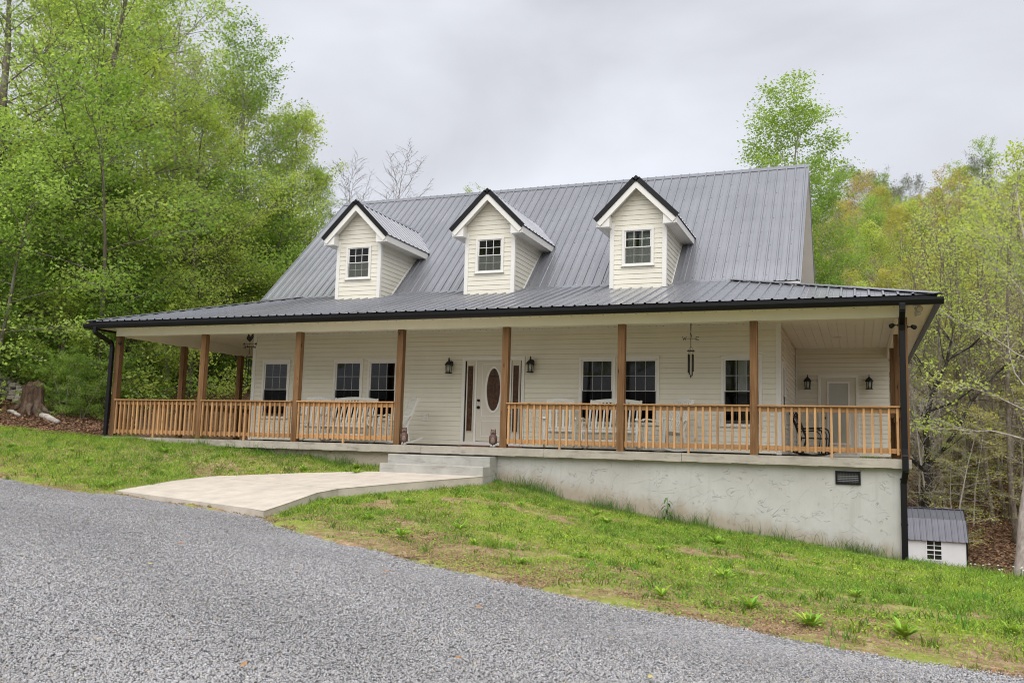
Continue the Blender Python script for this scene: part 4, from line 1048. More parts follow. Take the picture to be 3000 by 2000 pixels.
def lawn_mask(x, y):
    """1 on the mown lawn, 0 in the woods"""
    lim = np.where(x < -10.35, .5+(x+10.4)*.2, np.where(x > 7.36, 4.5, 1.0))
    return np.clip((lim-y)/.8, 0, 1)*np.clip((x+18)/2, 0, 1)*np.clip((14-x)/3, 0, 1)
def axis(segs):
    a = []
    for lo, hi, st in segs: a += list(np.arange(lo, hi, st))
    return np.array(a+[segs[-1][1]])
gx = axis([(-220,-60,20),(-60,-22,2.0),(-22,-14,.4),(-14,10,.14),(10,16,.5),(16,60,2.0),(60,220,20)])
gy = axis([(-120,-40,16),(-40,-16,2),(-16,-11,.5),(-11,1.2,.14),(1.2,9,.4),(9,40,1.0),(40,130,2.5),(130,220,15)])
X, Y = np.meshgrid(gx, gy); xf, yf = X.ravel(), Y.ravel()
zf = ground_z(xf, yf) + bumps(xf, yf)*np.clip((40-np.abs(yf))/10, 0, 1)
ind = yf < edge_y(xf)-.06
zf = np.where(ind, np.minimum(zf, zdrive(xf, yf)-.05), zf)
far = np.clip((np.hypot(xf, yf)-30)/20, 0, 1)
zf = zf + far*(.5*np.sin(xf*.31+1)*np.cos(yf*.27) + .25*np.sin(xf*.9+yf*.7))
nx_, ny_ = len(gx), len(gy)
ii = (np.arange(ny_-1)[:, None]*nx_ + np.arange(nx_-1)[None]).ravel()
lm_ = lawn_mask(xf, yf)
me = np_mesh('ground', np.stack([xf, yf, zf], 1), np.stack([ii, ii+1, ii+1+nx_, ii+nx_], 1), M['ground'], np.stack([lm_]*3, 1), True)
tag(link_mesh('ground', me), 'grassy yard of thin soil rising into leaf-littered wooded slopes', None, None, 'structure')

def vnoise(x, y, s, seed=0):
    return .5+.25*(np.sin(x*s*1.0+seed+1.7*np.sin(y*s*.8+seed*2))+np.sin(y*s*1.3-seed+1.3*np.sin(x*s*.7+seed)))
# gravel drive
es = np.concatenate([np.arange(-40,-12,1.0), np.arange(-12,9,.07), np.arange(9,46,1.0)])
eyv = edge_y(es) + np.where((es > -5.21) & (es < -1.55), 0, .05*np.sin(es*5.3)+.035*np.sin(es*13.1+1)+.02*np.sin(es*31))
ts = np.array([0,.05,.15,.4,.8,1.4,2.2,3.2,4.5,6,8,11,16,26])
V = []
for k, tt in enumerate(ts):
    zz = zdrive(es, eyv-tt) + (-.035 if k == 0 else 0) + .008*np.sin(es*1.7+tt*2.1)*np.cos(tt*1.3+es*.5)
    V.append(np.stack([es-.1*tt, eyv-tt, zz], 1))
V = np.concatenate(V); n = len(es)
ii = (np.arange(len(ts)-1)[:, None]*n + np.arange(n-1)[None]).ravel()
me = np_mesh('driveway', V, np.stack([ii, ii+n, ii+n+1, ii+1], 1), M['gravel'], None, True)
tag(link_mesh('driveway', me), 'grey gravel drive sweeping across the front of the yard', None, None, 'structure')
# loose stones of the drive
def stones(px, py, size, grey, name, zf_=None):
    n = len(px)
    base = np.array([(1,0,0),(0,1,0),(-1,0,0),(0,-1,0),(0,0,.75),(0,0,-.75)], float)
    S = size[:, None, None]*(1+rng.uniform(-.35,.35,(n,6,1)))
    a = rng.uniform(0, 2*PI, n); ca, sa = np.cos(a), np.sin(a)
    v = base[None]*S; v = v + rng.normal(0, .12, v.shape)*size[:, None, None]
    x = v[..., 0]*ca[:, None]-v[..., 1]*sa[:, None]; y = v[..., 0]*sa[:, None]+v[..., 1]*ca[:, None]
    z = v[..., 2] + rng.normal(0,.35,(n,1))*x
    P = np.stack([x+px[:, None], y+py[:, None], z+((zdrive(px, py) if zf_ is None else zf_(px, py)+bumps(px, py))+size*.25)[:, None]], -1).reshape(-1, 3)
    F0 = np.array([(0,1,4),(1,2,4),(2,3,4),(3,0,4),(1,0,5),(2,1,5),(3,2,5),(0,3,5)])
    F = (np.arange(n)[:, None, None]*6 + F0[None]).reshape(-1, 3)
    col = np.repeat(grey, 6, axis=0)
    return np_mesh(name, P, F, M['pebble'], col)
CAM = np.array([6.652, -16.648, .044])
fw = np.array([-.366, .931]); rt = np.array([.931, .366])
NS = 430000
d_ = 4.6*np.exp(rng.uniform(0, 1, NS)*math.log(21/4.6)); k_ = rng.uniform(-.66, .66, NS)
sx_ = CAM[0]+d_*(fw[0]+k_*rt[0]); sy_ = CAM[1]+d_*(fw[1]+k_*rt[1])
ok = sy_ < edge_y(sx_)+rng.normal(.0,.05,NS)
inwalk = (sx_ > -5.3) & (sx_ < -1.5) & (sy_ > edge_y(sx_)-.01)
ok &= ~inwalk
sx_, sy_, d_ = sx_[ok], sy_[ok], d_[ok]
sz = rng.uniform(.005, .0115, len(sx_))*np.clip(.85+d_*.022, .85, 1.25)
tone = np.clip(rng.normal(.325, .07, len(sx_))*(1+.10*np.sin((sy_-edge_y(sx_))*2.6+sx_*.15)*.6+.10*(vnoise(sx_, sy_, .8, 2)-.5)), .09, .66)
warm = rng.uniform(0, 1, len(sx_)) < .04
gcol = np.stack([tone*np.where(warm, 1.15, 1.0), tone*np.where(warm, 1.0, .985), tone*np.where(warm, .80, 1.005)], 1)
o = link_mesh('gravel', stones(sx_, sy_, sz, gcol, 'gravel')); tag(o, 'loose grey gravel stones spread over the drive', None, None, 'stuff')

# crumbs of soil in the thin strip of lawn beside the drive
x = rng.uniform(-16, 10.5, 60000); y = edge_y(x)+np.abs(rng.normal(0, 1.3, 60000))-.05; k = (y < -.1) & (vnoise(x, y, 2.1, 6)*.6+vnoise(x, y, 6.0, 1)*.4 < .52) & ~((x > -6.2) & (x < -.1) & (y > edge_y(x)-.01) & (y < -.5) & (x < -.2-(-.8-y)*.3))
x, y = x[k], y[k]; tone = rng.uniform(.5, 1.5, (len(x), 1))
o = link_mesh('soil_crumbs', stones(x, y, rng.uniform(.004, .017, len(x)), np.array([[.26,.17,.10]])*tone, 'soil_crumbs', ground_z)); tag(o, 'brown crumbs of soil in the bare strip of lawn along the drive', None, None, 'stuff')

# concrete walk: widening apron from the steps to the gravel
Lp = [(-2.42,-.80,-.548),(-4.10,-1.23,-.645),(-5.62,-1.96,-.75),(-5.5,-3.1,-.80),(-5.32,-4.25,-.878),(-5.21,-4.80,-.91)]
Rp = [(-.09,-.80,-.555),(-.85,-2.3,-.652),(-1.58,-3.55,-.757),(-1.57,-4.2,-.80),(-1.56,-5.0,-.925),(-1.55,-5.59,-1.01)]
def dense(pl, n):
    pl = np.array(pl); s = np.r_[0, np.cumsum(np.linalg.norm(np.diff(pl, axis=0), axis=1))]; u = np.linspace(0, 1, n); k = np.linspace(0, 1, len(pl))
    return np.stack([np.interp(u, k, pl[:, i]) for i in range(3)], 1)
A_ = dense(Lp, 31); B_ = dense(Rp, 31); f = MB(); nn = 13
grid = [[tuple(A_[i]+(B_[i]-A_[i])*j/(nn-1)) for j in range(nn)] for i in range(31)]
vs = [p for row in grid for p in row]; N0 = len(vs)
fs = [(i*nn+j, i*nn+j+1, (i+1)*nn+j+1, (i+1)*nn+j) for i in range(30) for j in range(nn-1)]
vb = [(p[0], p[1], p[2]-.24) for p in vs]; loop = [j for j in range(nn)] + [i*nn+nn-1 for i in range(1,31)] + [30*nn+j for j in range(nn-2,-1,-1)] + [i*nn for i in range(29,0,-1)]
fs += [(loop[k], loop[(k+1)%len(loop)], loop[(k+1)%len(loop)]+N0, loop[k]+N0) for k in range(len(loop))]
f.add(vs+vb, fs)
pa = f.build('path', M['walk'], None, .01); tag(pa, 'pale concrete walk widening from the steps down to the gravel drive', None, None, 'structure')
f = MB()
for i in range(nn-1):
    a = Vector(grid[12][i]); b = Vector(grid[12][i+1]); f.bar(a+Vector((0,0,.001)), b+Vector((0,0,.001)), .012, .004)
f.build('control_joint', flat_mat('walk_joint', (.455,.41,.355), .9), pa)  # joint strip, slightly darker than the walk
walk_poly = np.array([p[:2] for p in Lp] + [p[:2] for p in Rp[::-1]])
def in_poly(x, y, poly):
    c = np.zeros(len(x), bool); n = len(poly); j = n-1
    for i in range(n):
        xi, yi = poly[i]; xj, yj = poly[j]
        q = ((yi > y) != (yj > y)) & (x < (xj-xi)*(y-yi)/(yj-yi+1e-12)+xi); c ^= q; j = i
    return c
# ------------------------------------------------------------------ grass, weeds
def blades(px, py, h, w, col, lean, name, curve=.5):
    n = len(px); pz = ground_z(px, py)+bumps(px, py)-.01
    a = rng.uniform(0, 2*PI, n); dx, dy = np.cos(a), np.sin(a); b = rng.uniform(0, 2*PI, n)
    wx, wy = -np.sin(b)*w/2, np.cos(b)*w/2
    L = lean*h
    pts = []
    for t, ww in ((0,1.0),(.55,.8)):
        ox, oy, oz = dx*L*t*t, dy*L*t*t, h*t*(1-.12*lean*t)
        pts += [(px+ox-wx*ww, py+oy-wy*ww, pz+oz), (px+ox+wx*ww, py+oy+wy*ww, pz+oz)]
    pts.append((px+dx*L, py+dy*L, pz+h*(1-.18*lean)))
    V = np.stack([np.stack(p, -1) for p in pts], 1).reshape(-1, 3)
    F0 = np.array([(0,1,3,2),(2,3,4,4)])
    q = (np.arange(n)[:, None]*5 + np.array([0,1,3])[None]); q2 = np.arange(n)[:, None]*5 + np.array([0,3,2])[None]; q3 = np.arange(n)[:, None]*5 + np.array([2,3,4])[None]
    return V, np.concatenate([q, q2, q3]), np.repeat(col, 5, axis=0)
def flat_leaves(px, py, pz, size, col, tilt=.5, asp=.62):
    n = len(px); nr = rng.normal(0, tilt, (n, 3)); nr[:, 2] = 1; nr /= np.linalg.norm(nr, axis=1)[:, None]
    a = rng.normal(0, 1, (n, 3)); a -= nr*(a*nr).sum(1)[:, None]; a /= np.linalg.norm(a, axis=1)[:, None]; b = np.cross(nr, a)
    c = np.stack([px, py, pz], 1); S = size[:, None]
    V = np.stack([c-a*S*.5, c+b*S*asp*.5-a*S*.02, c+a*S*.5, c-b*S*asp*.5-a*S*.02], 1).reshape(-1, 3)
    i = np.arange(n)[:, None]*4
    return V, np.concatenate([i+np.array([0,1,2]), i+np.array([0,2,3])]), np.repeat(col, 4, axis=0)
def lawn_pts(n, x0, x1, y0, y1):
    x = rng.uniform(x0, x1, n); y = rng.uniform(y0, y1, n)
    ed = edge_y(x); dist = y-ed
    lim = np.where(x < -10.35, .5+(x+10.4)*.2, np.where(x > 7.36, 4.0, -.03))
    ok = (dist > -.04) & (y < lim) & ~in_poly(x, y, walk_poly) & ~((x > -2.4) & (x < -.08) & (y > -.82)) & (x > -17.5)
    x, y, dist = x[ok], y[ok], dist[ok]
    right = x > -1.0
    bare = vnoise(x, y, 1.35, 3)*.40+vnoise(x, y, 3.7, 8)*.35+vnoise(x, y, 9.1, 4)*.25
    edge_thin = np.where(right, np.clip((dist+.35)/2.3, .26, 1), np.clip((dist+.15)/1.0, .15, 1))
    p = edge_thin*np.where(right, np.clip((bare-.27)*4.6*np.clip(dist*.35+.55,0,2.5), .10, 1), np.clip((bare+.25)*1.5, .35, 1))
    k = rng.uniform(0, 1, len(x)) < p
    return x[k], y[k], dist[k]
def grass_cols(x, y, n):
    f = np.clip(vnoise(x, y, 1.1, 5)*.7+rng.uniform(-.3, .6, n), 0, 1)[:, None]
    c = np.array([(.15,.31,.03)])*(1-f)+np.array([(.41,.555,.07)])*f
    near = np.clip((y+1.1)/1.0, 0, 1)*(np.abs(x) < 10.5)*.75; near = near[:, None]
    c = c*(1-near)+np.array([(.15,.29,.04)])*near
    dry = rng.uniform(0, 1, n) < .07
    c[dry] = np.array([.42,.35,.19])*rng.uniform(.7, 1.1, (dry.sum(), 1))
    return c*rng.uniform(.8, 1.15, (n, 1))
parts = []
for (n, x0, x1, y0, y1, hs, ws) in ((185000, -1.5, 10.5, -10.3, 0, .058, .006), (105000, -17.5, -1.2, -6, .6, .072, .009), (24000, 7.36, 12.5, -8, 4, .095, .009)):
    x, y, dist = lawn_pts(n, x0, x1, y0, y1); m = len(x)
    tall = np.clip((y+.55)/.5, 0, 1)*(np.abs(x) < 10.4)
    h = hs*rng.uniform(.45, 1.5, m)*(1+1.1*tall*rng.uniform(0, 1, m))*np.where(dist < .6, .7, 1)
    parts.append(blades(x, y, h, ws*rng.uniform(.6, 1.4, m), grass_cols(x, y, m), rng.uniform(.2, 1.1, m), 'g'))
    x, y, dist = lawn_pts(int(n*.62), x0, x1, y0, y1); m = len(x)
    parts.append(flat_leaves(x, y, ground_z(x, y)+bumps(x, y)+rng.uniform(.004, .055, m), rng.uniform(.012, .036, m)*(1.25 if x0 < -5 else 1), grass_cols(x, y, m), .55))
x = rng.uniform(-17.5, 10, 90000); y = rng.uniform(-10, 0, 90000); k = (y > edge_y(x)-.03) & (rng.uniform(0,1,90000) < np.clip(1.15-(y-edge_y(x))*.28, .35, 1)) & ~in_poly(x, y, walk_poly) & ~((x > -2.4) & (x < -.08) & (y > -.82)); x, y = x[k], y[k]; m = len(x)
parts.append(flat_leaves(x, y, ground_z(x, y)+bumps(x, y)+.008, rng.uniform(.02, .075, m), np.array([.40,.30,.17])*rng.uniform(.45, 1.25, (m, 1)), .25, .13))
x = rng.uniform(-17, 12, 1500); y = rng.uniform(-9.6, 0, 1500); k = (y > edge_y(x)) & ~in_poly(x, y, walk_poly); x, y = x[k], y[k]; m = len(x)
parts.append(flat_leaves(x, y, ground_z(x, y)+bumps(x, y)+.02, rng.uniform(.03, .06, m), np.array([.33,.17,.08])*rng.uniform(.5, 1.4, (m, 1)), .5, .6))
# scattered darker tufts
def tufts(n, x0, x1, y0, y1, h0, h1, sd):
    x, y, dist = lawn_pts(n, x0, x1, y0, y1); xs, ys, hs, cs = [], [], [], []
    for a, b in zip(x, y):
        m = rnd.randint(8, 24); q = rnd.uniform(.5, 1.2); xs.append(rng.normal(a, sd, m)); ys.append(rng.normal(b, sd, m)); hs.append(rng.uniform(h0, h1, m)*q)
        cs.append(np.array([[.125,.255,.035]])*rnd.uniform(.6,1.5)*np.array([[rnd.uniform(.8,1.6),1,1]])*rng.uniform(.75,1.25,(m,1)))
    x, y = np.concatenate(xs), np.concatenate(ys)
    return blades(x, y, np.concatenate(hs), rng.uniform(.006, .016, len(x)), np.concatenate(cs), rng.uniform(.3, 1.4, len(x)), 'u')
parts.append(tufts(2300, -1.5, 10.5, -10.3, 0, .05, .14, .045)); parts.append(tufts(1500, -17, -1.2, -6, .4, .06, .17, .05)); parts.append(tufts(300, 7.4, 12, -8, 4, .1, .22, .06))
# tall wall-side tufts
tx, ty = [], []
for cx in [.2,.45,.75,1.0,1.25,2.0,2.2,2.5,2.75,3.4,3.9,4.05,4.9,5.4,6.0,6.35,6.7,7.1,-.4,-3.0,-3.6,-4.2,-5.0,-5.7,-6.6,-7.4,-8.4,-9.6]:
    m = int(rnd.choice((15,40,70,120,190))); tx += list(rng.normal(cx, .16, m)); ty += list(-.06-np.abs(rng.normal(.06, .16, m)))
x, y = np.array(tx), np.array(ty); m = len(x)
parts.append(blades(x, y, rng.uniform(.10, .36, m), rng.uniform(.004, .009, m), np.array([.105,.205,.035])*rng.uniform(.6, 1.4, (m, 1)), rng.uniform(.1, .8, m), 't'))
o_ = 0; VV, FF, CC = [], [], []
for v, f_, c in parts: VV.append(v); FF.append(f_+o_); CC.append(c); o_ += len(v)
tag(link_mesh('grass', np_mesh('grass', np.concatenate(VV), np.concatenate(FF), M['grass'], np.concatenate(CC))), 'short patchy spring grass and clover with straw and bare soil showing', None, None, 'stuff')

def rosette(seed, n, L, wid, up=.6):
    r = np.random.default_rng(seed); V, F, C = [], [], []
    for i in range(n):
        a = r.uniform(0, 2*PI); l = L*r.uniform(.55, 1.1); e = up*r.uniform(.5, 1.2); w = wid*r.uniform(.7, 1.2)
        b = len(V)
        for t, ww in ((0,.25),(.3,.8),(.65,1),(1,.05)):
            rr = l*math.cos(e)*t; z = l*math.sin(e)*t*(1-.42*t)+.004
            cx, cy = rr*math.cos(a), rr*math.sin(a); sx, sy = -math.sin(a)*w*ww/2, math.cos(a)*w*ww/2
            V += [(cx-sx, cy-sy, z+.15*w*ww), (cx, cy, z), (cx+sx, cy+sy, z+.15*w*ww)]
        for q in range(3):
            for s in (0, 1): F += [(b+q*3+s, b+q*3+s+1, b+q*3+s+4), (b+q*3+s, b+q*3+s+4, b+q*3+s+3)]
        g = np.array((.27,.46,.06))*r.uniform(.7, 1.35)*np.array((r.uniform(.8,1.4),1,1)); C += [g]*12
    return np_mesh('weed_clump', np.array(V), np.array(F), M['grass'], np.array(C))
rm = [rosette(40+i, 26+5*i, .16+.015*i, .026, 1.0) for i in range(5)]
WD = [(4.86,-8.36),(5.68,-8.35),(6.24,-8.85),(6.98,-8.75),(3.1,-7.55),(2.1,-6.6),(1.1,-6.65),(1.45,-5.6),(3.5,-6.5),(5.2,-6.6),(.2,-2.5),(1.2,-2.1),(2.35,-1.5),(2.75,-2.2),(4.6,-2.6),(6.1,-3.2),(7.6,-5.4),(6.6,-6.6),(7.9,-7.8),(4.1,-4.4),(-.2,-3.6),(.0,-5.2),
      (-5.9,-4.3),(-6.9,-3.2),(-8.2,-2.6),(-5.3,-1.0),(-4.1,-.9),(-7.4,-1.3),(-9.3,-2.0),(-10.9,-2.2),(-2.8,-.95),(8.2,-3.4),(8.6,-1.6),(-3.1,-.45)]
for i, (x, y) in enumerate(WD):
    if y < -5.5: y += .42
    o = link_mesh('weed_clump', rm[i % 5]); o.location = (x, y, gz(x, y)); o.rotation_euler = (0, 0, i*1.7); s_ = rnd.uniform(.75, 1.3) if i > 3 else 1.35
    o.scale = (s_,)*3
    if i < 4: tag(o, 'large broad-leaved weed clump near the gravel edge at lower right', 'weed', 'broad-leaved weeds in the lawn')
    elif i < 22 or i in (31, 32): tag(o, 'broad-leaved green weed clump in the lawn right of the walk', 'weed', 'broad-leaved weeds in the lawn')
    else: tag(o, 'broad-leaved green weed clump in the lawn left of the walk', 'weed', 'broad-leaved weeds in the lawn')
# tall weed against the foundation
t = thing('tall_weed', 'tall drooping green weed growing against the foundation wall', 'weed', (3.35, -.22, gz(3.35, -.22)))
wl = flat_mat('weed_leaf', (.08,.16,.035), .6, 0, .3, .3, 8)
f = MB(); f.tube([(0,0,0),(.01,0,.18),(0,.01,.36),(.02,0,.47)], [.007,.006,.005,.003], 6); f.build('stem', wl, t)
f = MB()
for i in range(16):
    a = i*2.4; z = .06+.025*i; l = .16-.003*i; ww = .022
    p = [(l*q*math.cos(a), l*q*math.sin(a), z+.09*q-.17*q*q) for q in (0,.35,.7,1)]
    vs = []
    for q, pp in zip((.3,1,.8,.1), p): vs += [(pp[0]-math.sin(a)*ww*q, pp[1]+math.cos(a)*ww*q, pp[2]), (pp[0]+math.sin(a)*ww*q, pp[1]-math.cos(a)*ww*q, pp[2])]
    f.add(vs, [(0,1,3,2),(2,3,5,4),(4,5,7,6)])
f.build('leaf', wl, t)
# white flowers on the crest at right
for fx, fy, lb in ((8.95,-.45,'small clump of white flowers on the crest of the lawn at far right'), (8.45,-.35,'sparse white flowers on the lawn crest near the shed')):
    t = thing('flower_clump', lb, 'flowers', (fx, fy, gz(fx, fy)))
    f = MB(); g = MB()
    for i in range(11 if fx > 8.6 else 5):
        x, y = rnd.gauss(0, .14), rnd.gauss(0, .1); h = rnd.uniform(.13, .22)
        f.tube([(x,y,0),(x+.01,y,h)], .003, 4); g.lathe([(.004,-.006),(.016,0),(.018,.006),(.008,.012)], 7, (x+.01,y,h))
    f.build('stem', wl, t); g.build('petal', M['white_paint'], t)
# a few fallen leaves on the gravel
lv = MB(); lv.add([(0,-.05,.0),(.022,-.02,.012),(.03,.02,.004),(0,.055,.012),(-.03,.015,.010),(-.02,-.025,.004),(0,0,.003)], [(0,1,6),(1,2,6),(2,3,6),(3,4,6),(4,5,6),(5,0,6)])
lm1 = flat_mat('fallen_leaf_yellow', (.50,.42,.12), .7, 0, .2, .3, 20); lm2 = flat_mat('fallen_leaf_brown', (.34,.20,.10), .7, 0, .2, .3, 20)
FL = [(2.28,-11.2,0),(1.5,-9.1,1),(3.65,-9.6,1),(4.2,-11.2,1),(-2.5,-7.9,0),(.3,-9.8,0),(5.4,-10.9,0),(-.4,-8.6,1),(-4.6,-6.8,0),(3.2,-12.1,1),(2.2,-8.62,1),(4.9,-10.0,0),(-1.7,-9.9,0),(6.3,-10.4,0)]
l0 = None
for i, (x, y, b) in enumerate(FL):
    if i < 2:
        o = MB(); o.v = lv.v; o.f = lv.f; o.m = lv.m; o.s = lv.s; o = o.build('fallen_leaf', lm2 if b else lm1)
        if i == 0: l0 = o
        else: l1 = o
    else: o = (l1 if b else l0).copy(); COL.objects.link(o)
    o.location = (x, y, float(zdrive(x, y))+.035); o.rotation_euler = (rnd.uniform(-.3,.3), rnd.uniform(-.3,.3), i*2.1); q = rnd.uniform(.5, 1.0); o.scale = (q,q,q)
    tag(o, ('small brown' if b else 'small yellow-green')+' fallen leaf lying on the grey gravel', 'leaf', 'fallen leaves on the gravel')

# ------------------------------------------------------------------ trees
def rot_about(v, axis, a):
    return Matrix.Rotation(a, 3, axis) @ v
class Tree:
    def __init__(s, seed): s.r = random.Random(seed); s.g = np.random.default_rng(seed); s.mb = MB(); s.tw = []
    def path(s, p, d, L, n, wob, trop):
        pts = [p.copy()]; d = d.normalized()
        for i in range(n):
            d = (d + Vector((s.r.gauss(0,wob), s.r.gauss(0,wob), s.r.gauss(0,wob)+trop))).normalized()
            p = p + d*(L/n); pts.append(p.copy())
        return pts
    def at(s, pts, t):
        q = t*(len(pts)-1); i = min(int(q), len(pts)-2); return pts[i].lerp(pts[i+1], q-i), (pts[i+1]-pts[i]).normalized()
def make_tree(seed, H=16, r0=.25, base=.25, nl=26, ll=.30, ang=(80,25), n2=6, n3=4, wob=.10, trop=.03, leaves=12, lsize=.12, spread=.16,
              leafm='leaf_green', barkm='bark', shape='round', twig_r=.006, lean=(0,0), leaf_skip=0.0, tilt=.9, stems=1, trop2=.01, asp=.62):
    T = Tree(seed); r = T.r
    for st_ in range(stems):
        d0 = Vector((lean[0]+(r.uniform(-.28,.28) if stems > 1 else 0), lean[1]+(r.uniform(-.28,.28) if stems > 1 else 0), 1))
        hh = H*(1 if st_ == 0 else r.uniform(.75,.95)); rr0 = r0*(1 if stems == 1 else .75)
        tr = T.path(Vector((0,0,-.3)), d0, hh+.3, 12, .035, .02)
        T.mb.tube(tr, [rr0*(1.35 if i == 0 else 1)*(1-.93*(i/12)**1.1) for i in range(13)], 9)
        m = max(6, nl//stems)
        for i in range(m):
            t = base+(1-base)*((i+.5)/m)**1.15; u = (t-base)/(1-base)
            p, td = T.at(tr, min(t,.985))
            az = i*2.39996+r.uniform(-.4,.4); el = R(ang[0]+(ang[1]-ang[0])*u+r.uniform(-10,10))
            d = Vector((math.cos(az)*math.sin(el), math.sin(az)*math.sin(el), math.cos(el)))
            sh = {'round': math.sin(PI*(.22+.73*u))**.75, 'cone': 1-.86*u, 'vase': .55+.45*math.sin(PI*(.1+.8*u)), 'col': .75-.35*abs(u-.4)}[shape]
            L = hh*ll*sh*r.uniform(.75,1.15); rl = max(.012, rr0*(1-.9*t)*.27)
            lp = T.path(p, d, L, 6, wob, trop)
            T.mb.tube(lp, [rl*(1-.85*k/6) for k in range(7)], 5, False)
            for j in range(n2):
                tt = .22+.78*(j+r.random()*.6)/n2; tt = min(tt, .98)
                p2, d2 = T.at(lp, tt)
                side = d2.cross(Vector((0,0,1))); side = side.normalized() if side.length > .05 else Vector((1,0,0))
                a2 = (1 if j % 2 else -1)*R(r.uniform(25,62))
                d3 = (d2*math.cos(a2)+side*math.sin(a2)+Vector((0,0,r.uniform(-.18,.3)))).normalized()
                L2 = L*.48*(1.1-.6*tt)*r.uniform(.7,1.25)
                sp = T.path(p2, d3, L2, 3, wob*1.3, trop2)
                T.mb.tube(sp, [max(twig_r*1.5, rl*.4)*(1-.7*k/3) for k in range(4)], 4, False)
                T.tw.append((sp[1], sp[3]))
                for q in range(n3):
                    t4 = .25+.75*(q+r.random()*.5)/n3
                    p4, d4 = T.at(sp, min(t4,.98)); a4 = (1 if q % 2 else -1)*R(r.uniform(25,70))
                    s4 = d4.cross(Vector((0,0,1))); s4 = s4.normalized() if s4.length > .05 else Vector((1,0,0))
                    d5 = (d4*math.cos(a4)+s4*math.sin(a4)+Vector((0,0,r.uniform(-.25,.3)))).normalized()
                    e = p4+d5*max(.18, L2*.5*r.uniform(.6,1.2))
                    if twig_r > .003: T.mb.tube([p4, e], [twig_r, twig_r*.4], 3, False)
                    T.tw.append((p4, e))
    me = bpy.data.meshes.new('trunk'); me.from_pydata(T.mb.v, [], T.mb.f); me.update(); me.materials.append(M[barkm])
    me.polygons.foreach_set('use_smooth', [True]*len(T.mb.f))
    if leaves <= 0: return me, None
    A = np.array([tuple(a) for a, b in T.tw]); B = np.array([tuple(b) for a, b in T.tw]); n = len(A)
    keep = T.g.uniform(0, 1, n) >= leaf_skip; A, B = A[keep], B[keep]; n = len(A)
    u = T.g.uniform(.05, 1.08, (n, leaves)); P = A[:, None]+(B-A)[:, None]*u[..., None]+T.g.normal(0, spread, (n, leaves, 3))*np.array([1,1,.6])
    P = P.reshape(-1, 3); sz = lsize*T.g.uniform(.6, 1.3, len(P))
    V, F, _ = flat_leaves(P[:, 0], P[:, 1], P[:, 2], sz, np.zeros((len(P), 3)), tilt, asp)
    V4 = V.reshape(-1, 4, 3); q = np.arange(len(V4))[:, None]*4+np.array([0,1,2,3])[None]
    return me, np_mesh('crown', V, q, M[leafm])
def plant(meshes, x, y, s, rz, name, label, cat='tree', group=None, dz=0, leafm=None, zs=None, tilt=(0,0)):
    t = thing(name, label, cat, (x, y, gz(x, y)+dz), rz, group); t.scale = (s, s, zs or s); t.rotation_euler = (tilt[0], tilt[1], rz)
    link_mesh('trunk', meshes[0], t)
    if meshes[1] is not None: link_mesh('crown', meshes[1], t)
    return t
def place(px, D):
    """a spot in the yard: D metres out along a bearing from the drive"""
    k = (px-1500)/2595; return (6.652+D*(-.366+.93*k), -16.648+D*(.93+.366*k))
G1 = 'tall spring-green trees left of the house'
big = [make_tree(101, 19, .27, .16, 46, .30, (86,22), 9, 6, .11, .035, 11, .13, .21, 'leaf_green', 'bark', 'round'),
       make_tree(102, 16, .20, .22, 42, .27, (80,18), 8, 6, .10, .05, 9, .125, .20, 'leaf_lime', 'bark', 'vase'),
       make_tree(103, 16, .26, .30, 40, .24, (70,30), 8, 6, .11, .04, 8, .14, .19, 'leaf_deep', 'bark_pale', 'vase', leaf_skip=.25),
       make_tree(104, 14, .22, .15, 40, .33, (85,28), 8, 6, .12, .02, 9, .125, .20, 'leaf_lime', 'bark', 'round')]
def bt(i, px, D, s, rz, lb, zs=None, dz=0):
    x, y = place(px, D); return plant(big[i], x, y, s, rz, 'broadleaf_tree', lb, 'tree', G1, dz, zs=zs)
bt(0, 250, 29, .88, .3, 'huge spring-green tree with a thick trunk rising behind the left end of the porch')
bt(1, 60, 31, .90, 1.4, 'tall lime-green tree at the left edge, behind the stone wall')
bt(0, -80, 28, .85, 2.7, 'tall green tree cut by the left edge of the view')
bt(2, 640, 38, .89, .5, 'tall deep-green tree whose top stands against the sky left of the roof')
bt(1, 430, 37, .90, 3.9, 'tall yellow-green tree between the thick-trunked tree and the deep-green tree')
bt(3, 800, 41, .84, 1.1, 'wide spring-green tree just behind the left end of the main roof')
bt(3, 160, 38, 1.05, 4.4, 'wide lime tree standing behind the thick-trunked tree at left')
bt(2, 330, 43, .95, 2.2, 'deep-green tree in the back row at left, partly hidden by nearer crowns')
bt(1, 545, 36, .77, 2.6, 'lime-green tree filling the gap left of the deep-green tree')
bt(3, 705, 40, .90, 3.3, 'spring-green tree in front of the deep-green tree, above the left end of the porch roof')
bt(0, 880, 42, .50, .9, 'low wide spring-green tree nearest the left dormer')
bt(3, 560, 33, .74, 5.2, 'smaller spring-green tree overhanging the left corner of the porch roof')
rust = make_tree(105, 14, .15, .35, 20, .22, (60,20), 6, 5, .1, .06, 3, .09, .13, 'leaf_tan', 'bark_pale', 'vase', .007)
x, y = place(490, 32); plant(rust, x, y, .9, .2, 'budding_tree', 'thin pale-limbed tree with brownish buds among the green crowns at left')
bare = make_tree(106, 13, .14, .30, 22, .24, (50,15), 6, 5, .10, .05, 0, barkm='bark', shape='vase', twig_r=.008)
for px, D, s, rz, lb in ((1000, 42, .72, .4, 'bare slender tree behind the left dormer'), (1078, 41, .80, 2.0, 'bare twiggy tree rising over the ridge just right of the left dormer')):
    x, y = place(px, D); plant(bare, x, y, s, rz, 'bare_tree', lb)
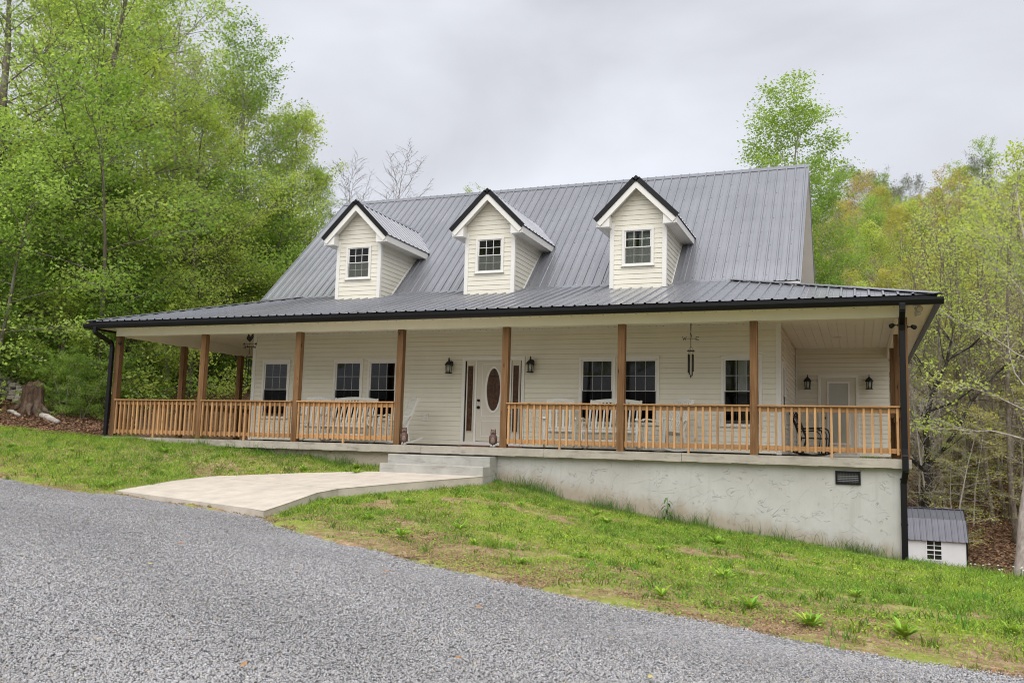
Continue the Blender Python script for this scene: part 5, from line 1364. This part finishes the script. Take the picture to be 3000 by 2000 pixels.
# tulip tree behind the right end of the roof
tul = make_tree(107, 20, .25, .12, 44, .25, (66,20), 7, 5, .08, .05, 20, .12, .20, 'leaf_deep', 'bark_pale', 'col')
x, y = place(2285, 42); plant(tul, x, y, 1.3, .9, 'tulip_tree', 'tall narrow green tree rising behind the right end of the roof ridge', zs=1.03)
x, y = place(2470, 40); plant(tul, x, y, .85, 2.9, 'tulip_tree', 'mid-height green tree beside the right gable of the house')
for px, D, s, lb in ((1388, 50, .60, 'treetop just showing above the ridge beside the middle dormer'), (2070, 46, .74, 'treetop just showing above the ridge right of the right dormer')):
    x, y = place(px, D); plant(big[2], x, y, s, 1.0, 'broadleaf_tree', lb)

# undergrowth on the left: bushes and saplings down to the ground
und = [make_tree(120+i, 5.5, .07, .05, 26, .40, (88,35), 6, 4, .16, .0, 14, .078, .17, ('leaf_green','leaf_deep','leaf_lime')[i], 'bark', 'round', stems=2, twig_r=.004) for i in range(3)]
G2 = 'leafy saplings and bushes at the wood edge left of the house'
UL = [(20,28.5,.8),(110,28,.75),(185,27,.62),(215,30,1),(300,27.5,.75),(330,31,1.05),(60,33,1.1),(-30,27,.9),(400,31,.9),(150,33,1.2),(250,34,1.25),(380,35,1.1),(470,33,1.3),(540,36,1.6),(600,34,1.35),(660,37,1.7),(720,36,1.5),(790,38,1.5),(840,39,1.4),(440,40,1.3),(520,43,1.3),(610,42,1.2),(690,44,1.3),(350,41,1.35),(765,40,1.2),(860,44,1.3),(-60,31,1.2),(270,38,1.3),(90,38,1.3),(40,29.5,1.6),(165,27.5,1.4),(300,28,1.75),(230,29,1.9),(-20,26,1.5),(90,29.5,1.9),(400,30,1.5),(200,25.5,.34),(255,25.8,.42),(225,26.8,.5)]
for i, (px, D, s) in enumerate(UL):
    x, y = place(px, D); k = i % 3
    plant(und[k], x, y, s, i*1.3, 'sapling', ('spring-green leafy sapling in the thicket left of the house', 'deep-green leafy sapling in the thicket left of the house', 'lime-green leafy sapling in the thicket left of the house')[k], 'sapling', G2)
brush = make_tree(130, 7, .06, .08, 22, .36, (70,25), 6, 4, .2, -.01, 2, .08, .15, 'leaf_lime', 'bark', 'round', stems=3, twig_r=.007)
G3 = 'bare twiggy thicket seen through the left porch'
for i, (px, D, s) in enumerate([(380,36,1),(430,34,.8),(480,37,1),(530,35,.85),(575,39,1.1),(640,40,1),(700,41,1.1),(410,42,1.2),(500,45,1.2),(600,47,1.3),(690,48,1.3),(300,40,1.1),(760,46,1.2)]):
    x, y = place(px, D); plant(brush, x, y, s, i*2.1, 'brush_tree', 'tangled bare brown brush with a few new leaves seen past the left porch', 'shrub', G3)

# wooded hillside
hp = {}
for k, (sd_, lm, n_, kw) in enumerate((
    (201,'leaf_yellow','yellow-green',dict(H=14,shape='round')), (202,'leaf_lime','lime-green',dict(H=13,shape='round')), (203,'leaf_gold','golden budding',dict(H=15,shape='vase')),
    (204,'leaf_green','fresh green',dict(H=15,shape='col')), (205,'leaf_olive','dark olive pine-like',dict(H=17,shape='vase',base=.45)), (206,'leaf_tan','greyish budding',dict(H=12,shape='vase')))):
    a = dict(r0=.18, base=.22, nl=24, ll=.28, ang=(75,22), n2=6, n3=4, wob=.12, trop=.03, leaves=10 if lm != 'leaf_tan' else 6, lsize=.165 if lm != 'leaf_tan' else .10, spread=.25, barkm='bark' if k % 2 else 'bark_pale', twig_r=.012)
    if lm == 'leaf_olive': a.update(leaves=11, lsize=.22, asp=.3, tilt=.9)
    a.update(kw); hp[k] = (make_tree(sd_, leafm=lm, **a), n_)
hb = make_tree(207, 12, .16, .25, 24, .27, (60,18), 6, 5, .12, .03, 0, barkm='bark_pale', shape='vase', twig_r=.014)
GH = 'trees covering the wooded hillside behind the house'
hr = random.Random(5)
def hill(kind, x, y, s):
    if kind == 6: plant(hb, x, y, s, hr.uniform(0,6.28), 'hillside_tree', 'bare grey tree on the wooded hillside', 'tree', GH)
    else: plant(hp[kind][0], x, y, s*hr.uniform(.9,1.12), hr.uniform(0,6.28), 'hillside_tree', hp[kind][1]+' tree on the wooded hillside', 'tree', GH, zs=s*hr.uniform(.9,1.15))
# right-hand slope, row by row away from the house
rows = [(46, 9, (6,5,6,6,5,1)), (51, 12, (6,6,5,6,6,5)), (56, 13, (6,5,0,6,5,6)), (62, 13, (5,1,1,6,0,5)), (68, 14, (1,0,3,1,5,0)), (75, 14, (3,1,0,3,0,1)), (83, 15, (2,0,1,3,4,0)), (91, 16, (0,3,0,1,2,0)), (100, 17, (4,0,1,4,3,0)), (110, 15, (4,0,2,4,1,0))]
for D, n, mixk in rows:
    for i in range(n):
        px = 2330+(3180-2330)*(i+hr.uniform(-.4,.4)+.5)/n; x, y = place(px, D+hr.uniform(-3,3))
        hill(hr.choice(mixk), x, y, hr.uniform(.56,.80))
for px, D, k, s in ((2610,98,4,1.15),(2680,101,4,1.2),(2745,104,4,1.05),(2890,95,4,1.1),(2490,95,2,1.1),(2570,90,2,1.15),(2960,62,3,1.05),(3040,55,3,1.1),(2800,80,0,1.1),(2720,78,1,1.05),(2465,88,0,1.5),(2535,92,2,1.45),(2600,95,3,1.3),(2845,98,0,1.45),(2915,96,3,1.5),(2975,92,1,1.4)):
    x, y = place(px, D); hill(k, x, y, s*.62)
# slope behind and left of the house
for D, n, mixk in ((52,10,(3,1,3,0)), (60,11,(1,3,2,0,6)), (70,12,(1,3,0,2)), (82,12,(0,1,2,4))):
    for i in range(n):
        px = -150+(760+150)*(i+hr.uniform(-.4,.4)+.5)/n; x, y = place(px, D+hr.uniform(-3,3)); hill(hr.choice(mixk), x, y, hr.uniform(.40,.55) if px > 560 else hr.uniform(.5,.72))
# wooded bank across the drive, behind the viewpoint (it shades the porch and shows in the panes)
for i in range(16):
    x = -48+6.2*i+hr.uniform(-2,2); y = -40-hr.uniform(0,16)
    plant(big[i % 4], x, y, hr.uniform(.7,.95), i*1.1, 'broadleaf_tree', 'spring-green tree on the bank across the gravel drive', 'tree', 'trees on the bank across the drive')
# understory behind the shed: thin trunks with airy yellow-green sprays
sap = [make_tree(210+i, 7.5, .055, .15, 20, .30, (88,50), 6, 4, .1, .0, 5, .095, .16, ('leaf_lime','leaf_yellow')[i], 'bark_pale', 'round', twig_r=.007, tilt=.3) for i in range(2)]
pole = make_tree(215, 13, .13, .55, 14, .16, (60,20), 4, 3, .1, .03, 2, .14, .16, 'leaf_lime', 'bark', 'vase', twig_r=.01)
GS = 'slender understory saplings in the hollow behind the shed'
for i in range(34):
    px = 2640+hr.uniform(0, 480); D = hr.uniform(41, 60); x, y = place(px, D); k = i % 2
    plant(sap[k], x, y, hr.uniform(.6,1.1), hr.uniform(0,6.28), 'slender_sapling', ('slender lime-green sapling in the hollow behind the shed','slender yellow-green sapling in the hollow behind the shed')[k], 'sapling', GS)
GP = 'straight grey trunks in the hollow behind the shed'
for i in range(30):
    px = 2640+hr.uniform(0, 480); D = hr.uniform(43, 66); x, y = place(px, D)
    plant(pole, x, y, hr.uniform(.8,1.2), hr.uniform(0,6.28), 'pole_tree', 'straight grey-trunked tree in the hollow behind the shed', 'tree', GP)
# dark spreading tree right of the porch corner
T = Tree(300); V3 = Vector
def limb(pts, r0, r1, n=7):
    T.mb.tube(pts, [r0+(r1-r0)*i/(len(pts)-1) for i in range(len(pts))], n, False)
    for i in range(1, len(pts)):
        for q in range(3):
            d = (V3(pts[i])-V3(pts[i-1])).normalized(); e = (d+V3((T.r.gauss(0,.7),T.r.gauss(0,.5),T.r.gauss(.1,.5)))).normalized(); L = T.r.uniform(.7,2.2)*min(1, .45+r0*5)
            lp = T.path(V3(pts[i]), e, L, 4, .18, .03); rr = max(.012, r1*.55); T.mb.tube(lp, [rr*(1-.8*k/4) for k in range(5)], 4, False)
            for z in range(4):
                p, dd = T.at(lp, .3+.17*z); e2 = (dd+V3((T.r.gauss(0,.7),T.r.gauss(0,.7),T.r.gauss(.1,.5)))).normalized(); tw = [p, p+e2*T.r.uniform(.3,.9)]
                T.mb.tube(tw, [.009,.004], 3, False); T.tw.append(tuple(tw))
limb([(0,0,-.4),(.05,0,1.2),(.0,0,2.6),(.05,0,3.6)], .24, .19, 9)
limb([(.05,0,3.6),(.1,.1,4.5),(.05,0,5.6),(.4,0,7.0),(.95,.1,8.2),(1.2,0,9.2)], .15, .05)
limb([(.05,0,3.6),(-.6,-.1,4.3),(-1.3,0,5.0),(-1.8,.1,6.1),(-2.0,0,7.3)], .14, .04)
limb([(.05,0,3.7),(.6,0,4.4),(1.35,-.1,5.4),(1.9,0,6.6),(2.9,.1,7.8),(4.0,0,8.7)], .10, .03)
limb([(.2,0,6.2),(1.2,.2,6.6),(2.2,0,7.3)], .06, .025)
limb([(1.05,0,8.4),(1.9,.1,8.9),(2.7,0,9.6),(3.3,0,9.8)], .05, .02)
limb([(.6,0,7.5),(.0,.1,8.2),(-.5,0,9.1)], .05, .02)
me = bpy.data.meshes.new('trunk'); me.from_pydata(T.mb.v, [], T.mb.f); me.materials.append(M['bark_dark'])
A = np.array([tuple(b) for a, b in T.tw]); k_ = T.g.uniform(0,1,len(A)) < .55; A = np.repeat(A[k_], 3, axis=0)+T.g.normal(0,.16,(k_.sum()*3,3))
V, F, _ = flat_leaves(A[:,0], A[:,1], A[:,2], T.g.uniform(.07,.13,len(A)), np.zeros((len(A),3)), .4)
cr = np_mesh('crown', V, np.arange(len(A))[:, None]*4+np.array([0,1,2,3])[None], M['leaf_lime'])
x, y = place(2712, 43); plant((me, cr), x, y, 1.12, -.36, 'dark_branching_tree', 'dark-barked spreading tree with few leaves just right of the porch corner')
# pale leaning trunk at the right edge
edge = make_tree(301, 15, .21, .38, 26, .30, (80,30), 7, 5, .12, .02, 6, .12, .18, 'leaf_lime', 'bark_pale', 'round', lean=(.05,0))
x, y = place(2955, 28); plant(edge, x, y, 1.0, .35, 'pale_trunk_tree', 'pale grey trunk leaning at the right edge beside the shed', tilt=(0,.17))

# stone wall, stump and log on the bank at left
t = thing('stone_wall', 'low dry-stacked fieldstone wall on the bank at far left', 'wall', (0,0,0))
sr = random.Random(9)
def stone(c, sx, sy, sz, rz):
    f = MB(Matrix.Translation(c) @ Matrix.Rotation(rz, 4, 'Z') @ Matrix.Rotation(sr.uniform(-.2,.2), 4, 'X'))
    n, m = 8, 5; vs = []
    for i in range(m+1):
        ph_ = PI*i/m
        for k in range(n):
            a = 2*PI*k/n; q = lambda v: math.copysign(abs(v)**.6, v); j = sr.uniform(.88,1.1)
            vs.append((q(math.sin(ph_)*math.cos(a))*sx*j, q(math.sin(ph_)*math.sin(a))*sy*j, q(math.cos(ph_))*sz*j))
    fs = [(i*n+k, i*n+(k+1)%n, (i+1)*n+(k+1)%n, (i+1)*n+k) for i in range(m) for k in range(n)]
    f.add(vs, fs); return f
allst = MB()
a0 = Vector(place(92, 26)); b0 = Vector(place(-90, 27.5))
for row in range(4):
    s = sr.uniform(0,.3); L = (b0-a0).length
    while s < L-.1*row:
        w = sr.uniform(.16,.40); p = a0+(b0-a0)*((s+w/2+.03*row)/L); h = sr.uniform(.07,.115)
        g = stone(Vector((p.x, p.y+.05*row+sr.uniform(-.05,.05), gz(p.x,p.y)-.10+row*.155)), w*.56, .2, h, .38+sr.uniform(-.25,.25))
        b = len(allst.v); allst.v += g.v; allst.f += [tuple(i+b for i in q) for q in g.f]; allst.m += g.m; allst.s += g.s; s += w
allst.build('stones', M['stone'], t, .01)
x, y = place(108, 25); t = thing('tree_stump', 'weathered broken tree stump with spreading roots beside the stone wall', 'stump', (x, y, gz(x, y)))
f = MB(); n = 22; vs = []
prof = [(-.15,1.5),(.05,1.25),(.25,1.02),(.5,.93),(.72,.9)]
for z, q in prof:
    for k in range(n):
        a = 2*PI*k/n; fl = 1+.16*math.sin(5*a+1)*(1.2-z)+.05*math.sin(11*a); top = (.10*max(0, math.sin(a-.6)) + .02*math.sin(7*a)) if z > .6 else 0
        vs.append((.285*q*fl*math.cos(a), .285*q*fl*math.sin(a), z+top*1.6))
fs = [(i*n+k, i*n+(k+1)%n, (i+1)*n+(k+1)%n, (i+1)*n+k) for i in range(4) for k in range(n)]
vs.append((0,0,.66)); fs += [(4*n+k, 4*n+(k+1)%n, 5*n) for k in range(n)]
f.add(vs, fs); f.build('trunk', M['stump'], t)
for a, L in ((-.9,1.0),(-2.2,.7),(.1,.6)):
    f = MB(); f.tube([(.22*math.cos(a),.22*math.sin(a),.2),(.45*math.cos(a),.45*math.sin(a),.05),(L*math.cos(a+.15),L*math.sin(a+.15),-.12)], [.10,.07,.03], 8); f.build('root', M['stump'], t)
def log(pa, pb, r, nm, lb):
    a = Vector((*pa, gz(*pa)+r*.7)); b = Vector((*pb, gz(*pb)+r*.7)); t = thing(nm, lb, 'log', a)
    f = MB(); d = b-a; f.tube([d*0, d*.3+Vector((.02,0,.02)), d*.7, d], [r, r*1.05, r*.9, r*.7], 10); f.build('wood', M['bark_pale'], t)
log(place(138,24.6), place(190,24.2), .085, 'fallen_log', 'short grey log lying on the leaf litter right of the stump')
log(place(42,24.6), place(76,24.3), .05, 'fallen_branch', 'thin grey branch lying on the bank left of the stump')
log(place(128,25.6), place(215,25.2), .025, 'fallen_branch', 'long thin stick lying on the bank behind the short log')
# dead leaves on the bank and the forest floor
def litter(n, px0, px1, d0, d1, s0, s1):
    k = rng.uniform(px0, px1, n); D = rng.uniform(d0, d1, n); kk = (k-1500)/2595
    x = 6.652+D*(-.366+.93*kk); y = -16.648+D*(.93+.366*kk); ok = (lawn_mask(x, y) < .75) & ~((x > -10.6) & (x < 8.1) & (y > -.4) & (y < 12.6)); x, y = x[ok], y[ok]; n = len(x)
    c = np.array([[.24,.135,.08]])*rng.uniform(.35, 1.55, (n,1))*np.array([[1,1,1]])+rng.uniform(0,.03,(n,3))
    fr = np.clip((np.hypot(x, y)-30)/20, 0, 1)
    z = ground_z(x, y)+bumps(x, y)*np.clip((40-np.abs(y))/10, 0, 1)+fr*(.5*np.sin(x*.31+1)*np.cos(y*.27)+.25*np.sin(x*.9+y*.7))+.03
    return flat_leaves(x, y, z, rng.uniform(s0, s1, n), c, .5, .6)
pp = [litter(26000, -60, 420, 22, 36, .05, .11), litter(26000, 2600, 3050, 38, 75, .10, .22)]
v0, f0, c0 = pp[0]; v1, f1, c1 = pp[1]
tag(link_mesh('leaf_litter', np_mesh('leaf_litter', np.concatenate([v0, v1]), np.concatenate([f0, f1+len(v0)]), M['litter'], np.concatenate([c0, c1]))), 'brown dead leaves covering the bank and the forest floor', None, None, 'stuff')

# ------------------------------------------------------------------ sky, sun, camera
SUN = Vector((.08, -.52, .85)).normalized()
w = bpy.data.worlds.new('World'); sc.world = w; w.use_nodes = True
nt = w.node_tree; nt.nodes.clear(); N_ = lambda ty: nt.nodes.new(ty)
out = N_('ShaderNodeOutputWorld'); sky = N_('ShaderNodeTexSky'); sky.sky_type = 'NISHITA'; sky.sun_disc = False
sky.sun_elevation = math.asin(SUN.z); sky.sun_rotation = math.atan2(SUN.x, SUN.y)
b1 = N_('ShaderNodeBackground'); b1.inputs[1].default_value = .05; nt.links.new(sky.outputs[0], b1.inputs[0])
tc = N_('ShaderNodeTexCoord'); mp = N_('ShaderNodeMapping'); mp.inputs['Scale'].default_value = (1,1,2.2); nt.links.new(tc.outputs['Generated'], mp.inputs[0])
nz = N_('ShaderNodeTexNoise'); nz.inputs['Scale'].default_value = 1.9; nz.inputs['Detail'].default_value = 5; nz.inputs['Roughness'].default_value = .5; nz.inputs['Distortion'].default_value = .3
nt.links.new(mp.outputs[0], nz.inputs[0])
cr_ = N_('ShaderNodeValToRGB'); e = cr_.color_ramp.elements
e[0].position = .33; e[0].color = (.236,.239,.258,1); e[1].position = .68; e[1].color = (.348,.358,.386,1)
nt.links.new(nz.outputs[0], cr_.inputs[0])
b2 = N_('ShaderNodeBackground'); b2.inputs[1].default_value = 1.0; nt.links.new(cr_.outputs[0], b2.inputs[0])
mx = N_('ShaderNodeMixShader'); mx.inputs[0].default_value = .93; nt.links.new(b1.outputs[0], mx.inputs[1]); nt.links.new(b2.outputs[0], mx.inputs[2]); nt.links.new(mx.outputs[0], out.inputs[0])
ld = bpy.data.lights.new('sun', 'SUN'); ld.energy = 1.5; ld.angle = R(85); ld.color = (1, .97, .925)
lo = bpy.data.objects.new('sun', ld); COL.objects.link(lo); lo.rotation_euler = (-SUN).to_track_quat('-Z', 'Y').to_euler(); lo.location = (10,-20,30)

yaw, pitch, roll = .374, .117, .028
cy_, sy2 = math.cos(yaw), math.sin(yaw); cpi, spi = math.cos(pitch), math.sin(pitch)
fwd = Vector((-sy2*cpi, cy_*cpi, spi)); rgt = Vector((cy_, sy2, 0)); upv = rgt.cross(fwd)
r2 = rgt*math.cos(roll)+upv*math.sin(roll); u2 = -rgt*math.sin(roll)+upv*math.cos(roll)
cd = bpy.data.cameras.new('camera'); cam = bpy.data.objects.new('camera', cd); COL.objects.link(cam)
cam.matrix_world = Matrix(((r2.x,u2.x,-fwd.x,6.652),(r2.y,u2.y,-fwd.y,-16.648),(r2.z,u2.z,-fwd.z,.044),(0,0,0,1)))
cd.sensor_width = 36; cd.lens = 2595.8/3000*36; cd.clip_end = 1000; cd.clip_start = .05
sc.camera = cam
sc.view_settings.view_transform = 'Standard'; sc.view_settings.look = 'None'; sc.view_settings.exposure = 1.4; sc.view_settings.gamma = 1
sc.render.engine = 'CYCLES'
cy = sc.cycles; cy.max_bounces = 12; cy.diffuse_bounces = 9; cy.glossy_bounces = 3; cy.transmission_bounces = 3; cy.transparent_max_bounces = 8
cy.filter_width = 1.05; cy.use_denoising = True; cy.use_adaptive_sampling = True; cy.adaptive_threshold = .012; cy.caustics_reflective = False; cy.caustics_refractive = False
